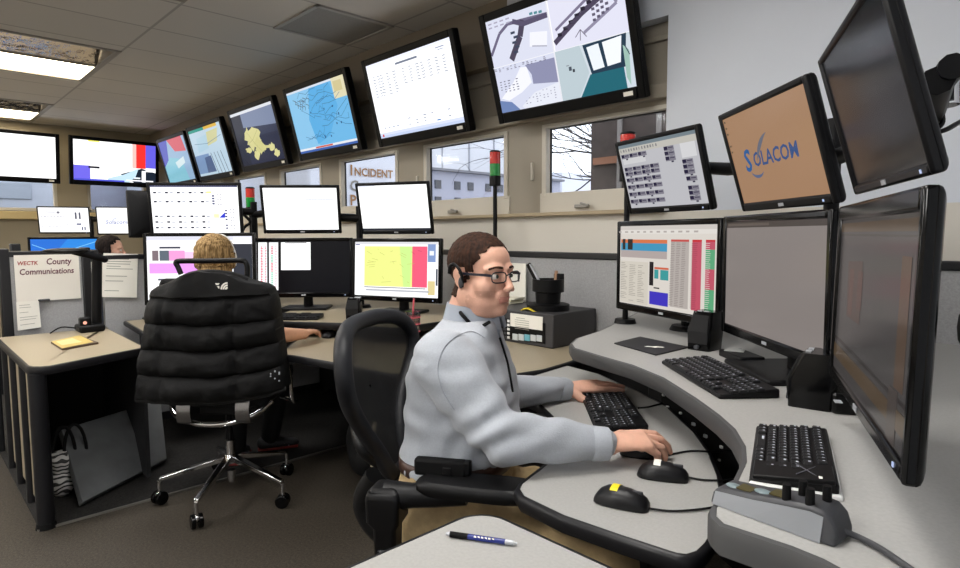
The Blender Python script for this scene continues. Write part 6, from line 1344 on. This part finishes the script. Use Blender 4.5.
for s in (-1, 1):
    h = hip+sd*s*.09; k = h+fd*.42+sd*s*.04+UP*-.06; a = V((k.x, k.y, .09))-fd*.05
    if s < 0: f_ = P(266, 450, 0); a = V((f_.x, f_.y, .09))-sd*.03
    mb.chain([h, k, a], [.08, .055, .04])
    q = MB(); fdn = fd if s > 0 else (fd*.35-sd*.94)
    q.chain([a-UP*.04-fdn*.04, a-UP*.048+fdn*.05, a-UP*.058+fdn*.14], [.042, .038, .030]); sm_ = fuse(q, .006, 4)
    for v in sm_.vertices: v.co.z = max(v.co.z, .012)
    sh = put(sm_, 'shoe', mat('trainer_dark', '#2c2c30', .6), T)
    q = MB(); b0 = a-fdn*.075; q.loft([[V((p.x, p.y, z_)) for p in (b0+fdn.cross(UP)*.04, a+fdn*.16+fdn.cross(UP)*.032, a+fdn*.16-fdn.cross(UP)*.032, b0-fdn.cross(UP)*.04)] for z_ in (.007, .024)]); q.build('sole', mat('sole_red', '#7a1f1c', .6), sh, W=True, bevel=.006)
    for i in range(4): q = MB(); c = a+fdn*(.03+.025*i)+UP*(-.022-.011*i); q.tube([c+fdn.cross(UP)*.033-UP*.008, c+UP*.010, c-fdn.cross(UP)*.033-UP*.008], .004, 6); q.build('lace', SIL, sh, W=True, smooth=.9)
tip = P(330, 328, .79); fw = (tip-w1).normalized()
hand(mb, w1, fw+UP*.08, UP, 1, ((6, 22, 16), (6, 26, 18), (10, 32, 22), (14, 38, 26)), .8, .92); hand(mb, w2, fd, UP, -1, ((6, 22, 16), (6, 26, 18), (10, 32, 22), (14, 38, 26)), .8, .92)
me = fuse(mb, .0045, 3, .45); put(me, 'body', SKINF, T, W=False)
HB = hair_mat('hair_blond', '#5d4626', '#bd9c6c')
me_h = shell_from(me, lambda c: (c.z > -.11 and c.x < .035 + .02*(c.z > .06) and abs(c.y) < .12 and not (c.x > -.0 and c.z < .02)), .018, .005, 60, HM2); o = put(me_h, 'hair', HB, T); so_ = o.modifiers.new('s', 'SOLIDIFY'); so_.thickness = .012; so_.offset = -1
me.transform(wm(T).inverted())
mb = MB(); torso(mb, RGW[:-1], fd, sd, .012); mb.chain([s1, s1*.45+e1*.55], [.066, .056]); mb.chain([s2, e2, w2*.8+e2*.2], [.066, .056, .045])
put(fuse(mb, .010, 6), 'shirt', mat('shirt_black', '#1b1b20', .85), T)
mb = MB()
for s in (-1, 1):
    h = hip+sd*s*.09; k = h+fd*.42+sd*s*.04+UP*-.06; a = V((k.x, k.y, .09))-fd*.05
    if s < 0: f_ = P(266, 450, 0); a = V((f_.x, f_.y, .09))-sd*.03
    mb.chain([h, k, a], [.098, .073, .056])
put(fuse(mb, .010, 6), 'trousers', mat('trousers_dark', '#17171a', .85), T)
mb = MB(); mb.M = HM2; mb.tube(spline([(0, -.095, -.03), (.0, -.098, .03), (.0, -.06, .115), (0, 0, .135)], 5), .005, 6); mb.build('headset', WHT, T, W=True, smooth=.9)

# ---------------------------------------------------------------- dark haired operator behind the partition
HC3 = AT(111, 250, 5.35); a3 = YAW + math.radians(22); f3 = V((math.cos(a3), math.sin(a3), 0)); l3_ = V((-f3.y, f3.x, 0))
HM3 = Mx.Translation(HC3) @ basis(f3, l3_, UP)
T = thing('person', 'person with dark hair half hidden behind the pinned paper sheet', 'person', (HC3.x, HC3.y, 0), a3)
mb = MB(); head_shapes(mb, HM3, heavy=.95); hip = V((HC3.x, HC3.y, .56))-f3*.03; nk = HC3-UP*.19-f3*.05
RG3 = [(hip, .12, .17), (hip+UP*.12, .11, .15), (hip*.45+nk*.55, .11, .16), (hip*.2+nk*.8, .09, .16), (nk, .055, .07)]
torso(mb, RG3, f3, l3_); arms3 = []
for s in (-1, 1):
    sh_ = nk-UP*.08+l3_*s*.16; el = sh_+f3*.10-UP*.24; wr = el+f3*.20; mb.chain([sh_, el, wr], [.05, .038, .026]); hand(mb, wr, f3, UP, -s, ((6, 22, 16),)*4, .8, .92); arms3.append((sh_, el, wr))
    h = hip+l3_*s*.09; k = h+f3*.40-UP*.06; a = V((k.x, k.y, .05)); mb.chain([h, k, a], [.08, .055, .04]); mb.chain([a-UP*.015, a+f3*.15-UP*.02], [.035, .03])
me = fuse(mb, .006, 3, .45); put(me, 'body', SKIN, T, W=False)
me_h = shell_from(me, lambda c: (c.z > -.11 and (c.x < .045 if abs(c.y) < .06 else c.x < .030) and not (c.z < .05 and c.x > .01)) or (c.z > .085), .012, .004, 60, HM3); o = put(me_h, 'hair', hair_mat('hair_dark', '#0f0b0a', '#2e2220'), T); so_ = o.modifiers.new('s', 'SOLIDIFY'); so_.thickness = .012; so_.offset = -1
me.transform(wm(T).inverted()); eyes(T, HM3, '#2a1c14')
mb = MB(); torso(mb, RG3[:-1], f3, l3_, .012)
for sh_, el, wr in arms3: mb.chain([sh_, el, wr], [.066, .055, .042])
put(fuse(mb, .012, 5), 'shirt', mat('shirt_navy', '#1c2030', .85), T)
mb = MB()
for s in (-1, 1): h = hip+l3_*s*.09; k = h+f3*.40-UP*.06; a = V((k.x, k.y, .10)); mb.chain([h, k, a], [.098, .073, .056])
put(fuse(mb, .012, 5), 'trousers', mat('trousers_dark', '#17171a', .85), T)
T = thing('stool', 'plain dark stool under the dark haired operator', 'stool', (hip.x, hip.y, 0))
mb = MB(); mb.cone((hip.x, hip.y, .40), (hip.x, hip.y, .46), .20, .20, 24); mb.build('seat', MBK, T, W=True, bevel=.015)
mb = MB(); mb.cone((hip.x, hip.y, .03), (hip.x, hip.y, .41), .03, .03, 14); mb.build('column', BLK, T, W=True, smooth=.8)
mb = MB(); mb.cone((hip.x, hip.y, 0), (hip.x, hip.y, .035), .22, .12, 24); mb.build('base', BLK, T, W=True, smooth=.8)
# far console desk that carries the far screens
T = thing('far_console_desk', 'beige far console desk behind the partitions carrying the far screens', 'desk', (-7.2, 1.6, 0))
mb = MB(); mb.box((-7.3, 1.6, .78), (1.9, 2.2, .04)); mb.build('desktop', LAMB, T, W=True, bevel=.006)
for x, y in ((-8.15, .6), (-8.15, 2.6), (-6.45, .6), (-6.45, 2.6)): mb = MB(); mb.box((x, y, .38), (.06, .06, .76)); mb.build('leg', EDGD, T, W=True)
